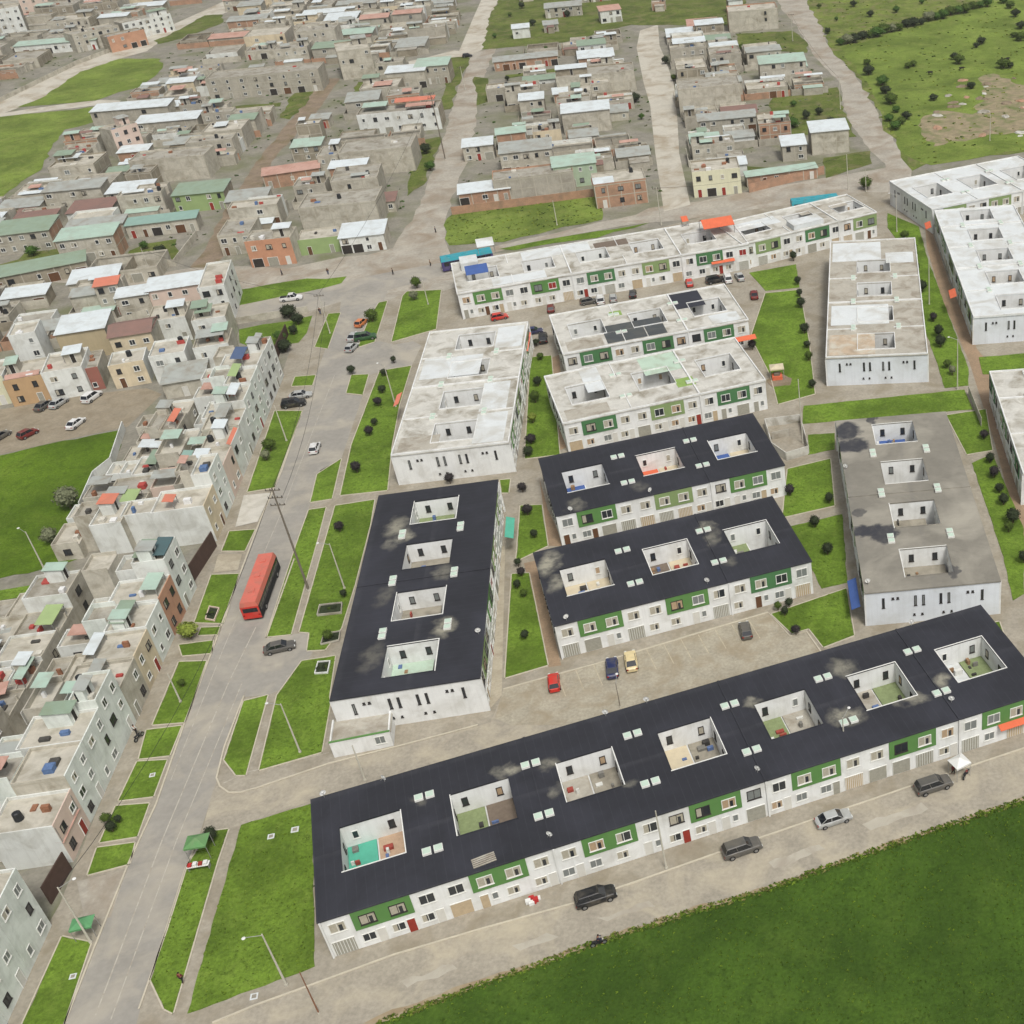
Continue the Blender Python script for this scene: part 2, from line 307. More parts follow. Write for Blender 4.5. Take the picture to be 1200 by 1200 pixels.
LAWNS = [
 [(322, 482), (354, 482), (321, 572), (290, 577)], [(346, 442), (370, 440), (366, 452), (342, 453)],
 [(385, 368), (399, 367), (384, 409), (369, 407)], [(444, 355), (454, 353), (439, 401), (420, 407), (432, 375)],
 [(472, 347), (477, 342), (517, 340), (511, 386), (459, 401)], [(412, 440), (432, 439), (425, 463), (406, 461)],
 [(445, 435), (482, 429), (468, 475), (459, 525), (454, 575), (399, 581), (412, 522)],
 [(400, 538), (389, 585), (364, 589), (372, 556)], [(269, 623), (299, 621), (287, 646), (260, 646)],
 [(248, 674), (280, 673), (262, 731), (228, 730)], [(236, 736), (259, 735), (256, 744), (232, 745)],
 [(210, 756), (250, 751), (248, 766), (214, 769)], [(210, 776), (242, 775), (217, 847), (179, 850)],
 [(172, 856), (213, 851), (199, 886), (163, 890)], [(161, 893), (196, 891), (180, 934), (139, 939)],
 [(136, 945), (175, 942), (161, 981), (117, 988)], [(114, 994), (158, 988), (152, 1013), (103, 1026)],
 [(73, 1098), (107, 1105), (70, 1215), (20, 1215)],
 [(362, 598), (382, 595), (373, 630), (341, 744), (312, 747), (347, 640)],
 [(393, 593), (439, 586), (434, 616), (416, 686), (400, 737), (381, 762), (360, 763), (363, 742), (351, 741)],
 [(354, 775), (393, 769), (386, 817), (387, 826), (377, 882), (304, 903), (325, 815)],
 [(286, 822), (314, 815), (288, 909), (277, 909), (263, 891)],
 [(268, 972), (255, 1010), (203, 1188), (193, 1183), (177, 1149), (218, 1018), (245, 975)],
 [(283, 967), (366, 942), (369, 1133), (220, 1188), (255, 1064)],
 [(610, 593), (635, 592), (642, 640), (605, 658)], [(600, 673), (620, 672), (642, 780), (592, 795)],
 [(622, 419), (646, 417), (656, 533), (615, 538)], [(586, 563), (598, 562), (596, 578), (588, 578)],
 [(897, 344), (937, 340), (948, 400), (955, 462), (912, 474), (903, 440), (880, 395)], [(878, 320), (933, 310), (937, 337), (897, 341)],
 [(923, 550), (973, 538), (978, 593), (917, 607)], [(927, 617), (987, 603), (993, 683), (963, 690)],
 [(904, 720), (992, 690), (1001, 745), (965, 759), (948, 737), (928, 743)], [(947, 510), (978, 508), (978, 527), (947, 533)],
 [(942, 476), (1130, 457), (1140, 480), (940, 497)], [(1052, 235), (1065, 231), (1086, 259), (1084, 262)],
 [(1040, 250), (1077, 266), (1086, 300), (1135, 432), (1135, 452), (1107, 455), (1100, 432), (1065, 332), (1057, 290), (1040, 267)],
 [(1147, 419), (1220, 413), (1220, 436), (1152, 439)], [(1109, 487), (1155, 480), (1163, 528), (1133, 533)],
 [(1139, 543), (1163, 533), (1200, 621), (1200, 696), (1187, 704), (1176, 653)], [(1160, 731), (1171, 729), (1180, 755), (1165, 750)]]
for i, L in enumerate(LAWNS):
    far = sum(p[1] for p in L) / len(L) < 480
    sheet('lawn', L, .1, M_LAWN, 1.2 if not far else 2, .1, .09, seed=20 + i)
    P = [G(*p) for p in L]
    if i not in (23, 36, 34) and not (28 <= i <= 40 and i % 2):
        b = MB(); n = len(P); a = sum(P[k].x * P[(k + 1) % n].y - P[(k + 1) % n].x * P[k].y for k in range(n))
        for k in range(n):
            p, q = P[k], P[(k + 1) % n]; d = (q - p).normalized(); o = Vector((d.y, -d.x)) * (1 if a > 0 else -1) * .16
            b.add([(p.x, p.y, .13), (q.x, q.y, .13), (q.x + o.x, q.y + o.y, .13), (p.x + o.x, p.y + o.y, .13),
                   (p.x, p.y, 0), (q.x, q.y, 0), (q.x + o.x, q.y + o.y, 0), (p.x + o.x, p.y + o.y, 0)],
                  [(0, 3, 2, 1), (2, 3, 7, 6), (0, 1, 5, 4)] if a > 0 else [(0, 1, 2, 3), (3, 2, 6, 7), (1, 0, 4, 5)], M_KERB)
        structure('kerb', b)
GREENS = [
 [(272, 341), (335, 330), (406, 324), (400, 332), (360, 342), (310, 352), (275, 359)], [(280, 386), (365, 370), (350, 402), (302, 410), (280, 402)],
 [(523, 256), (532, 250), (644, 236), (704, 228), (706, 258), (660, 266), (632, 274), (590, 284), (526, 288), (521, 280)],
 [(584, 292), (640, 281), (700, 271), (740, 265), (762, 261), (700, 279), (650, 285), (604, 293)],
 [(20, 126), (54, 112), (94, 84), (140, 69), (188, 69), (190, 80), (170, 100), (140, 108), (112, 118)],
 [(-200, 190), (0, 137), (118, 125), (130, 128), (108, 144), (76, 152), (62, 172), (48, 200), (32, 208), (0, 234), (-200, 320)],
 [(200, 40), (240, 18), (260, 17), (262, 26), (220, 44), (185, 52), (180, 48)],
 [(358, 92), (377, 90), (360, 120), (340, 140), (328, 138), (340, 114)], [(250, 127), (330, 120), (328, 125), (250, 131)], [(246, 137), (283, 134), (282, 140), (248, 142)],
 [(514, 69), (548, 66), (550, 76), (540, 88), (528, 128), (512, 130), (524, 88)], [(556, 90), (572, 92), (575, 118), (558, 124)],
 [(480, 167), (517, 160), (497, 217), (477, 230)], [(22, 304), (48, 284), (84, 278), (84, 288), (68, 312), (12, 319), (-40, 322)],
 [(152, 294), (172, 286), (208, 280), (210, 296), (200, 307), (148, 307)], [(862, 40), (928, 36), (946, 50), (946, 62), (870, 58)],
 [(904, 112), (982, 102), (988, 130), (1004, 160), (985, 162), (940, 158), (900, 156)], [(965, 185), (1020, 177), (1022, 192), (967, 209)],
 [(875, 195), (920, 197), (875, 212)], [(420, 96), (455, 94), (456, 106), (412, 110)], [(592, 88), (655, 80), (656, 84), (594, 92)],
 [(590, 0), (690, -4), (740, 0), (870, -10), (880, 30), (740, 29), (660, 50), (592, 56), (565, 58), (574, 20), (584, 0)]]
for i, L in enumerate(GREENS):
    sheet('grass_patch', L, .05 + .001 * (i % 4), M_FIELD2 if i in (2, 4, 5) else M_YARD if i > 5 else M_LAWN, 4, .8, seed=70 + i)
sheet('pasture', [(936, -25), (948, 8), (962, 30), (970, 52), (988, 72), (1010, 100), (1025, 125), (1035, 147), (1052, 170), (1068, 200), (1090, 190), (1140, 186), (1320, 160), (1320, -25)], .045, M_WILD, 5, 1.2, seed=99)
sheet('meadow', [(984, 57), (1060, 35), (1110, 22), (1160, 2), (1240, -12), (1300, 20), (1300, 160), (1180, 178), (1090, 194), (1060, 180), (1040, 150), (1030, 120), (1015, 95), (1000, 75)], .055, M_FIELD2, 5, 1.2, seed=98)
sheet('rubble_patch', [(1078, 140), (1100, 130), (1140, 134), (1155, 110), (1145, 92), (1165, 86), (1200, 100), (1240, 120), (1240, 150), (1150, 160), (1095, 172), (1080, 158)], .06, mat('rubble soil', (142, 130, 104), .25, .5, dirt=(104, 112, 66), dirt_amt=.8, dirt_scale=.2, fine=.2), 3, 1.5, seed=97)
# kerb lines and pale strips
stroke('kerb_line', [(249, 1199), (300, 1178), (350, 1160), (462, 1119), (560, 1090), (672, 1059), (750, 1032), (900, 979), (1069, 921), (1200, 877), (1290, 846)], .22, .13, M_KERB)
stroke('kerb_line', [(70, 1215), (110, 1113), (151, 1012), (183, 943), (215, 852), (250, 760), (280, 677), (305, 610), (330, 553), (353, 487)], .22, .13, M_KERB)
stroke('kerb_line', [(345, 655), (312, 748)], .22, .13, M_KERB); stroke('kerb_line', [(286, 816), (263, 876), (254, 912), (258, 922), (268, 929), (282, 929), (300, 924), (386, 895), (470, 874), (560, 850)], .22, .14, M_KERB)
stroke('kerb_line', [(163, 1183), (196, 1090), (218, 1020), (234, 978)], .2, .13, M_KERB)
stroke('kerb_line', [(590, 808), (640, 794), (700, 778), (900, 718), (926, 746), (945, 740), (962, 764)], .2, .13, M_KERB)
for k in range(12):      # court bay lines
    t = .05 + k * .078; p = G(640, 796) * (1 - t) + G(900, 720) * t; d = (G(655, 836) - G(640, 796)).normalized()
    q = p + d * 4.8; n = Vector((-d.y, d.x)) * .07; b = MB()
    b.add([(p.x + n.x, p.y + n.y, .046), (p.x - n.x, p.y - n.y, .046), (q.x - n.x, q.y - n.y, .046), (q.x + n.x, q.y + n.y, .046)], [(0, 1, 2, 3)], mat('pale bay line', (178, 168, 146), .15, 2, dirt=(160, 150, 128), dirt_amt=.9, dirt_scale=1)); b.f[0] = b.f[0][::-1] if d.cross(Vector((n.x, n.y))) > 0 else b.f[0]; structure('bay_line', b)

M_WORN = mat('worn pale line', (176, 170, 158), .15, 2, dirt=(152, 144, 130), dirt_amt=.9, dirt_scale=.8)
def line(px, w_, z=.037, m=None):
    pts = [G(*p) for p in px]; b = MB()
    for i in range(len(pts) - 1):
        p, q = pts[i], pts[i + 1]; d = (q - p).normalized(); n = Vector((-d.y, d.x)) * w_ / 2
        b.add([(p.x - n.x, p.y - n.y, z), (q.x - n.x, q.y - n.y, z), (q.x + n.x, q.y + n.y, z), (p.x + n.x, p.y + n.y, z)], [(0, 1, 2, 3)], m or M_WORN)
    structure('road_line', b)
line([(112, 1190), (190, 985), (268, 800), (300, 735)], .14); line([(130, 1195), (207, 985), (284, 800)], .12); line([(200, 915), (262, 760), (330, 600), (392, 440)], .1)
line([(262, 918), (290, 905), (386, 882)], .12, .04)
M_TRACK = mat('tyre worn band', (172, 166, 152), .08, .4, dirt=(156, 148, 134), dirt_amt=.9, dirt_scale=.3)
M_SHOULD = mat('reddish verge soil', (146, 130, 104), .15, .8, dirt=(158, 146, 122), dirt_amt=.9, dirt_scale=.4)
sheet('soil_verge', [(425, 1200), (460, 1183), (560, 1149), (640, 1122), (725, 1092), (800, 1068), (900, 1038), (985, 1008), (1200, 934), (1200, 940), (985, 1015), (900, 1046), (725, 1100), (560, 1160), (448, 1201)], .04, M_SHOULD, 1.2, .25, seed=12)
for i, pp in enumerate([[(470, 1150), (530, 1130), (536, 1136), (478, 1157)], [(600, 1108), (640, 1094), (655, 1098), (610, 1114)], [(700, 1076), (760, 1056), (768, 1062), (712, 1080)], [(900, 1010), (960, 990), (968, 996), (908, 1018)], [(1010, 966), (1080, 940), (1088, 948), (1020, 974)]]):
    sheet('dry_mud_patch', pp, .0385 + i * .0002, M_TRACK, 1, .3, seed=40 + i)
# ---------------------------------------------------------------- building materials
W_WHITE = mat('white render', (222, 223, 221), .05, .5, dirt=(176, 174, 164), dirt_amt=.35, dirt_scale=.3, streak=.25)
W_BLUEW = mat('cool white render', (214, 219, 224), .04, .5, dirt=(178, 180, 176), dirt_amt=.3, dirt_scale=.2, streak=.2)
W_GDARK = mat('deep green panel', (72, 116, 74), .07, .8, streak=.15)
W_GMID = mat('green panel', (88, 130, 70), .07, .8, streak=.15)
W_GOLIVE = mat('olive green panel', (128, 148, 98), .07, .8, streak=.15)
R_WHITE = mat('weathered white roof', (192, 190, 182), .1, .4, dirt=(142, 136, 122), dirt_amt=.75, dirt_scale=.28, fine=.06)
R_COOL = mat('fresh white roof', (204, 208, 208), .05, .4, dirt=(172, 168, 156), dirt_amt=.5, dirt_scale=.2, fine=.03)
R_BEIGE = mat('beige weathered roof', (170, 165, 153), .1, .4, dirt=(128, 118, 102), dirt_amt=.6, dirt_scale=.3, fine=.08)
R_MINT = mat('pale green roof', (176, 196, 178), .06, .4, dirt=(150, 150, 130), dirt_amt=.4)
R_DGREY = mat('dark grey felt', (72, 76, 78), .1, .4, dirt=(94, 94, 88), dirt_amt=.4)
GLASS = mat('window glass', (46, 50, 54), .2, 2, rough=.15, spec=.6)
CURT = mat('pale curtain', (168, 162, 146), .15, 4, rough=.5, spec=.5)
CURTB = mat('beige curtain', (170, 146, 118), .15, 4, rough=.5, spec=.5)
CURTR = mat('red curtain', (140, 44, 40), .15, 4)
CURTG = mat('grey blind', (120, 124, 122), .1, 4, rough=.4)
FR_W = mat('white frame', (216, 216, 210), .03, 2)
FR_D = mat('dark frame', (52, 48, 46), .1, 2)
M_GATE = mat('grey grille gate', (150, 148, 136), .12, 3, streak=.2)
M_GATEB = mat('beige shutter', (178, 160, 132), .1, 2, streak=.2)
M_DOORW = mat('white door', (202, 200, 192), .05, 2)
M_DOORR = mat('red door', (140, 50, 38), .08, 2)
M_DOORB = mat('brown door', (96, 66, 44), .1, 2)
M_SKY = mat('skylight sheet', (186, 204, 188), .06, 2, rough=.3, spec=.5)
M_CONC = mat('yard concrete', (150, 144, 130), .12, 1, dirt=(110, 104, 92), dirt_amt=.5)
M_TEAL = mat('teal sheet', (84, 166, 142), .08, 1, stripes=0)
M_ORANGE = mat('orange sheet', (206, 104, 72), .08, 1)
M_BRICKO = mat('terracotta patio', (178, 152, 128), .12, 1.5, fine=.1)
M_GREENC = mat('green turf patio', (126, 138, 98), .15, 2, fine=.1)
M_BLUE = mat('blue sheet', (66, 92, 148), .1, 1)
M_DBROWN = mat('dark brown deck', (112, 100, 88), .15, 2)
M_CREAM = mat('cream sheet', (196, 184, 158), .08, 1)
M_DISH = mat('dish white', (214, 214, 210), .03, 2, rough=.5)
M_METAL = mat('galvanised steel', (150, 150, 146), .08, 2, rough=.5, metal=.3)
PJ = [mat('patio grey', (120, 118, 112), .2, 3), mat('patio white', (206, 206, 200), .1, 3), mat('patio dark', (62, 60, 58), .2, 3), mat('patio red', (150, 70, 60), .2, 3), mat('patio blue', (90, 110, 150), .2, 3), mat('patio wood', (140, 112, 84), .2, 3)]
WM = {}; PANES = {}
def win_mesh(w, h, style, frame='w'):
    k = (w, h, style, frame)
    if k in WM: return WM[k]
    b = MB(); f = FR_W if frame == 'w' else FR_D
    g = {'g': GLASS, 'c': CURT, 'b': CURTB, 'r': CURTR, 'v': CURTG, 'm': GLASS}[style]; t = .09
    b.box(-w / 2, -.07, -h / 2, -w / 2 + t, .02, h / 2, f); b.box(w / 2 - t, -.07, -h / 2, w / 2, .02, h / 2, f)
    b.box(-w / 2 + t, -.07, -h / 2, w / 2 - t, .02, -h / 2 + t, f); b.box(-w / 2 + t, -.07, h / 2 - t, w / 2 - t, .02, h / 2, f)
    pn = MB(); pn.box(-w / 2 + t, -.03, -h / 2 + t, w / 2 - t, .01, h / 2 - t, g)
    if w > 1.1:
        b.box(-.035, -.065, -h / 2 + t, .035, .0, h / 2 - t, f)
        if style == 'm': pn.box(-w / 2 + t, -.034, -h / 2 + t, -w * .12, -.031, h / 2 - t, CURT)
        if style in 'cb': pn.box(w * .08, -.034, -h / 2 + t, w * .3, -.031, h * .2, GLASS)
    b.box(-w / 2 - .06, -.12, -h / 2 - .07, w / 2 + .06, .02, -h / 2 - .005, f)
    WM[k] = b.mesh('window'); PANES[WM[k].name] = pn.mesh('pane'); return WM[k]
def door_mesh(w, h, mt, bars=0):
    k = ('d', w, h, mt.name, bars)
    if k in WM: return WM[k]
    b = MB(); b.box(-w / 2, -.05, 0, w / 2, .01, h, mt)
    for i in range(bars):
        x = -w / 2 + (i + .5) * w / bars; b.box(x - .03, -.08, .05, x + .03, -.052, h - .05, FR_W)
    b.box(-w / 2 - .07, -.08, 0, -w / 2 - .002, .01, h + .07, FR_W); b.box(w / 2 + .002, -.08, 0, w / 2 + .07, .01, h + .07, FR_W)
    b.box(-w / 2 - .002, -.08, h + .002, w / 2 + .002, .01, h + .07, FR_W)
    WM[k] = b.mesh('door'); return WM[k]
def sky_mesh():
    if 'sky' not in WM:
        b = MB(); b.box(-.5, -.5, 0, .5, .5, .3, FR_W); b.box(-.42, -.42, .302, .42, .42, .36, M_SKY); WM['sky'] = b.mesh('skylight')
    return WM['sky']
def wall_at(root, name, me, a, b, z, side):
    """side 0: faces -b, 1: faces +b, 2: faces -a, 3: faces +a"""
    o = put(name, me, root, (a, b, z), (0, math.pi, -math.pi / 2, math.pi / 2)[side])
    if me.name in PANES: put('pane', PANES[me.name], o)
    return o
ord_ = ['', 'first', 'second', 'third', 'fourth', 'fifth', 'sixth', 'seventh', 'eighth', 'ninth', 'tenth', 'eleventh', 'twelfth', 'thirteenth', 'fourteenth', 'fifteenth', 'sixteenth']
PER = 12.72; HO = 2.9; HL = 6.9
def terrace(label, org, th, n, roof, wall=W_WHITE, dep=19.3, holes=None, greens=None, front=True, back=True, end0=True, end1=False,
            sky=True, H=6.0, patches=(), light=False, gwin=None, seed=1, L=None, gnd=True, tint=None):
    rr = random.Random(seed); root = thing('terrace_block', label, 'terraced houses', (org[0], org[1], 0), th, 'terraced blocks of the estate')
    L = L or n * PER; b0, b1 = dep * .317, dep * .685
    hs = [(HO + PER * k, HO + PER * k + HL) for k in range(n) if HO + PER * k + HL < L - .5]; n = len(hs)
    w = MB(); p = [(0, 0), (L, 0), (L, dep), (0, dep)]
    for i in range(4):
        q, r_ = p[i], p[(i + 1) % 4]
        w.add([(q[0], q[1], 0), (r_[0], r_[1], 0), (r_[0], r_[1], H - .12), (q[0], q[1], H - .12)], [(0, 1, 2, 3)], wall)
    for k, (x0, x1) in enumerate(hs):
        c = [(x0, b0), (x1, b0), (x1, b1), (x0, b1)]
        for i in range(4):
            q, r_ = c[i], c[(i + 1) % 4]
            w.add([(q[0], q[1], .1), (r_[0], r_[1], .1), (r_[0], r_[1], H - .12), (q[0], q[1], H - .12)], [(3, 2, 1, 0)], W_WHITE)
        w.add([(x0, b0, .1), (x1, b0, .1), (x1, b1, .1), (x0, b1, .1)], [(0, 1, 2, 3)], M_CONC)
        xm = (x0 + x1) / 2; w.box(xm - .08, b0 + .01, .1, xm + .08, b1 - .01, 2.5, W_WHITE)
    w.build('wall', root)
    # roof slab in strips round the patios
    r = MB(); o = .14; z0, z1 = H - .118, H + .06
    bands = []
    xs = [0] + [v for h in hs for v in h] + [L]
    r.box(-o, -o, z0, L + o, b0 - .02, z1, roof); r.box(-o, b1 + .02, z0, L + o, dep + o, z1, roof)
    for i in range(0, len(xs), 2):
        r.box(xs[i] - (o if i == 0 else -.02), b0 - .02, z0, xs[i + 1] + (o if i == len(xs) - 2 else -.02), b1 + .02, z1, roof)
    rf = r.build('roof', root)
    class E_:
        def box(s_, *q): k_ = MB(); k_.box(*q); k_.build('roof_kerb', rf)
    e = E_(); lip = W_WHITE if light else roof
    for k in range(2, n, 2):
        a = k * PER; e.box(a - .14, -.1, z1 + .002, a + .14, dep + .1, z1 + (.3 if light else .12), lip)
    if light:
        for (x0, y0, x1, y1) in ((-.1, -.1, L + .1, .1), (-.1, dep - .1, L + .1, dep + .1), (-.1, .1, .1, dep - .1), (L - .1, .1, L + .1, dep - .1)):
            e.box(x0, y0, z1 + .004, x1, y1, z1 + .28, W_WHITE)
        for k in range(1, n, 2):
            a = k * PER + rr.uniform(-.3, .3); e.box(a - .08, .1, z1 + .003, a + .08, b0, z1 + .2, W_WHITE); e.box(a - .08, b1 + .1, z1 + .003, a + .08, dep - .1, z1 + .2, W_WHITE)
        for (x0, x1) in hs:      # upstand round the patio
            for (q0, s0, q1, s1) in ((x0 - .14, b0 - .14, x1 + .14, b0 - .02), (x0 - .14, b1 + .02, x1 + .14, b1 + .14), (x0 - .14, b0 - .02, x0 - .02, b1 + .02), (x1 + .02, b0 - .02, x1 + .14, b1 + .02)):
                e.box(q0, s0, z1 + .004, q1, s1, z1 + .22, W_WHITE)
    else:
        for (x0, x1) in hs:
            for (q0, s0, q1, s1) in ((x0 - .1, b0 - .1, x1 + .1, b0 + .02), (x0 - .1, b1 - .02, x1 + .1, b1 + .1), (x0 - .1, b0 + .02, x0 + .02, b1 - .02), (x1 - .02, b0 + .02, x1 + .1, b1 - .02)):
                e.box(q0, s0, z1 + .003, q1, s1, z1 + .07, FR_W if rr.random() < .5 else lip)
    if patches:
        for (a0, c0, a1, c1, mm, dz) in patches:
            pb = MB(); pb.box(a0, c0, z1 + .004, a1, c1, z1 + .02 + dz, mm); o_ = pb.build('roof_covering', rf)
    if sky:
        for k in range(1, n):
            for bb in (b0 - 1.0, b1 + .9):
                for s in (-.65, .65): put('skylight', sky_mesh(), rf, (k * PER + s, bb, z1 + (.1 if not k % 2 else .002)))
    # patios: windows on their walls, coverings
    sty = 'gcvgbm'
    for k, (x0, x1) in enumerate(hs):
        hc = (holes or [])[k] if holes and k < len(holes) else (None, None)
        for j, fx in enumerate((.2, .8)):
            wall_at(root, 'window', win_mesh(.75, 1.25, rr.choice(sty), 'd' if rr.random() < .5 else 'w'), x0 + HL * fx, b1 - .01, 4.35, 0)
            wall_at(root, 'window', win_mesh(.75, 1.25, rr.choice(sty), 'd' if rr.random() < .5 else 'w'), x0 + HL * fx, b0 + .01, 4.35, 1)
        for j, fy in enumerate((.25, .75)):
            wall_at(root, 'window', win_mesh(.75, 1.25, rr.choice(sty), 'd'), x0 + .01, b0 + (b1 - b0) * fy, 4.35, 3)
            wall_at(root, 'window', win_mesh(.75, 1.25, rr.choice(sty), 'd'), x1 - .01, b0 + (b1 - b0) * fy, 4.35, 2)
        xm = (x0 + x1) / 2
        for j, mm in enumerate(hc):
            if mm is None: continue
            c = MB(); a0, a1 = (x0 + .03, xm - .1) if j == 0 else (xm + .1, x1 - .03)
            c.box(a0, b0 + (b1 - b0) * rr.choice((.05, .2)), 2.6, a1, b1 - .03, 2.68, mm); c.build('patio_cover', root)
            for _ in range(rr.choice([1, 2, 3, 4])):
                c = MB(); qx, qy = rr.uniform(a0 + .1, a1 - 1), rr.uniform(b0 + 3, b1 - 1); c.box(qx, qy, 2.685, qx + rr.uniform(.3, 1.1), qy + rr.uniform(.2, .8), 2.69 + rr.uniform(.1, .8), rr.choice(PJ)); c.build('patio_clutter', root)
        if light:    # clutter left in the patios and on the roof
            for _ in range(2):
                if rr.random() < .5:
                    c = MB(); a = x0 + rr.uniform(.6, 5); d = b1 - rr.uniform(2, 4); c.box(a, d, 2.62, a + rr.uniform(1, 2.4), d + 1.5, 2.7, rr.choice([M_CREAM, R_BEIGE, R_MINT])); c.build('patio_cover', root)
    # facades
    def facade(side):
        nb = int(round(L / 3.18)); pan = MB(); gi = 0; gcols = greens or [W_GMID]
        bb = 0 if side == 0 else dep; s = -1 if side == 0 else 1
        for k in range(nb):
            a = (k + .5) * L / nb; kk = k if side == 0 else nb - 1 - k
            g = k % 4 in (1, 2)
            if k % 4 == 1:
                x0, x1 = k * L / nb, (k + 2) * L / nb; gc = gcols[(k // 4) % len(gcols)]
                pan.box(x0 + .02, bb + s * .1, 2.95, x1 - .02, bb - s * .02, H - .12, gc); pan.build('green_panel', root); pan = MB()
            off = s * .1 if g else 0
            st = rr.choice('ccbvmggmcr' if rr.random() < .25 else 'ccvmgbcc')
            wall_at(root, 'window', win_mesh(1.75, 1.5, st, 'w' if rr.random() < .75 else 'd'), a, bb + off - s * .001, 4.35, side)
            ch = rr.random()
            if ch < .38: wall_at(root, 'gate', door_mesh(2.3, 2.1, rr.choice([M_GATE, M_GATE, M_GATEB]), rr.choice([0, 7, 9])), a, bb - s * .001, .1, side)
            elif ch < .8:
                wall_at(root, 'window', win_mesh(1.45, 1.25, rr.choice('ccvbmg')), a - .5, bb - s * .001, 1.45, side)
                if rr.random() < .7: wall_at(root, 'door', door_mesh(.85, 2.05, rr.choice([M_DOORW, M_DOORW, M_DOORW, M_GATE, M_DOORW, M_DOORW, M_GATEB, M_DOORW, M_DOORR, M_DOORB])), a + .85, bb - s * .001, .05, side)
            else:
                wall_at(root, 'door', door_mesh(.9, 2.05, rr.choice([M_DOORW, M_DOORW, M_DOORB, M_GATE, M_GATEB])), a - .6, bb - s * .001, .05, side)
                wall_at(root, 'window', win_mesh(.75, 1.1, 'v'), a + .6, bb - s * .001, 1.5, side)
        for k in range(0, n + 1, 2):
            a = min(max(k * PER, .1), L - .1)
            pan = MB(); pan.box(a - .1, bb + s * .22, 0, a + .1, bb - s * .01, H - .122, W_WHITE); pan.build('party_fin', root)
    if front: facade(0)
    if back: facade(1)
    def endwall(side):
        a = 0 if side == 2 else L; s = 1 if side == 2 else -1
        lay = [(.13, 'n'), (.22, 'd'), (.38, 'n'), (.44, 'n'), (.57, 'n'), (.63, 'n'), (.78, 'd'), (.87, 'n')]
        if dep < 12: lay = lay[::2]
        for f, t in lay:
            if t == 'n': wall_at(root, 'window', win_mesh(.38, 1.75, rr.choice('vgg'), 'd'), a - s * .001, dep * f, 3.9, side)
            else:
                for q in (-.35, .35): wall_at(root, 'vent', win_mesh(.34, .34, 'g', 'd'), a - s * .001, dep * f + q, 4.6, side)
        for f in (.36, .42, .58, .64): wall_at(root, 'vent', win_mesh(.3, .3, 'g', 'd'), a - s * .001, dep * f, 1.4, side)
    if end0: endwall(2)
    if end1: endwall(3)
    return root
def T_front(fl, th_deg, ang=0):   # origin for a block whose long front faces the camera
    p = G(*fl, 6.0); return (p.x, p.y)
def roofpt(org, th, a, b):
    return (org[0] + a * math.cos(th) - b * math.sin(th), org[1] + a * math.sin(th) + b * math.cos(th), 6)
def spotlist(org, th, pts): return [(*roofpt(org, th, a, b), rx, ry, amt) for (a, b, rx, ry, amt) in pts]
MEM = (40, 41, 47)
def membrane(nm, spots, col=MEM, sc=(164, 160, 142), solid=False): return mat(nm, col, .1, .12, rough=.75, dirt=tuple(min(255, int(c * 1.3)) for c in col), dirt_amt=.6, dirt_scale=.09, spots=spots, spotcol=sc, fine=.08, spec=.35, seams=.14, solid=solid)  # the dirt blend here paints broad glossy sheen as paler blotches
# --- long dark roofed block in front
oA = (-57.648, 88.501); tA = .333
rA = membrane('black roof membrane', spotlist(oA, tA, [(22.6, 14.4, 2.2, 1.2, .7), (27.6, 13.6, 1.4, 1.1, .45), (27.6, 8.6, 1.1, 1.2, .35), (53.8, 13.6, 1.3, 1.0, .5), (63.8, 6.2, 2.6, 1.8, .7), (66.8, 15.0, 2.2, 1.8, .5), (72.5, 5.8, 2.4, 1.1, .6), (77.5, 7.2, 1.2, 1.6, .7), (12, 13.8, 1.2, .7, .2), (36, 6.2, 1.0, .8, .3)]))
A_ = terrace('longest terrace, black membrane roof with seven white patios, nearest the front street', oA, tA, 7, rA,
             holes=[(M_TEAL, M_BRICKO), (M_GREENC, M_DBROWN), (R_BEIGE, M_CONC), (M_CREAM, M_CONC), (M_GREENC, R_BEIGE), (R_BEIGE, M_GREENC), (R_COOL, M_GREENC)],
             greens=[W_GMID, W_GMID, W_GMID, W_GMID], seed=11, end0=False, back=False)
# --- dark block beside the avenue (long side runs away from the camera)
tB = .138 + math.pi / 2; eB = Vector((math.cos(.138), math.sin(.138))); oB = Vector((-67.052, 124.778)) + eB * 19.3
rB = membrane('black felt roof', spotlist(oB, tB, [(41, 15.5, 1.8, 3.0, .6), (38, 13.8, 1.6, 2.4, .7), (36.5, 15.5, 1.3, 2.2, .35), (26, 7.0, 1.6, 2.2, .35), (12.2, 5.6, 1.8, 2.4, .7), (22, 15, 1.4, 3, .2), (8, 15, 1.6, 3.5, .22)]))
B_ = terrace('black roofed block of four patios beside the wide avenue, blank white end wall facing forward', tuple(oB), tB, 4, rB, L=51.4,
             holes=[(M_CREAM, R_MINT), (None, M_CONC), (None, M_CONC), (M_GREENC, M_GREENC)], greens=[W_GOLIVE, W_GMID, W_GOLIVE], seed=12)
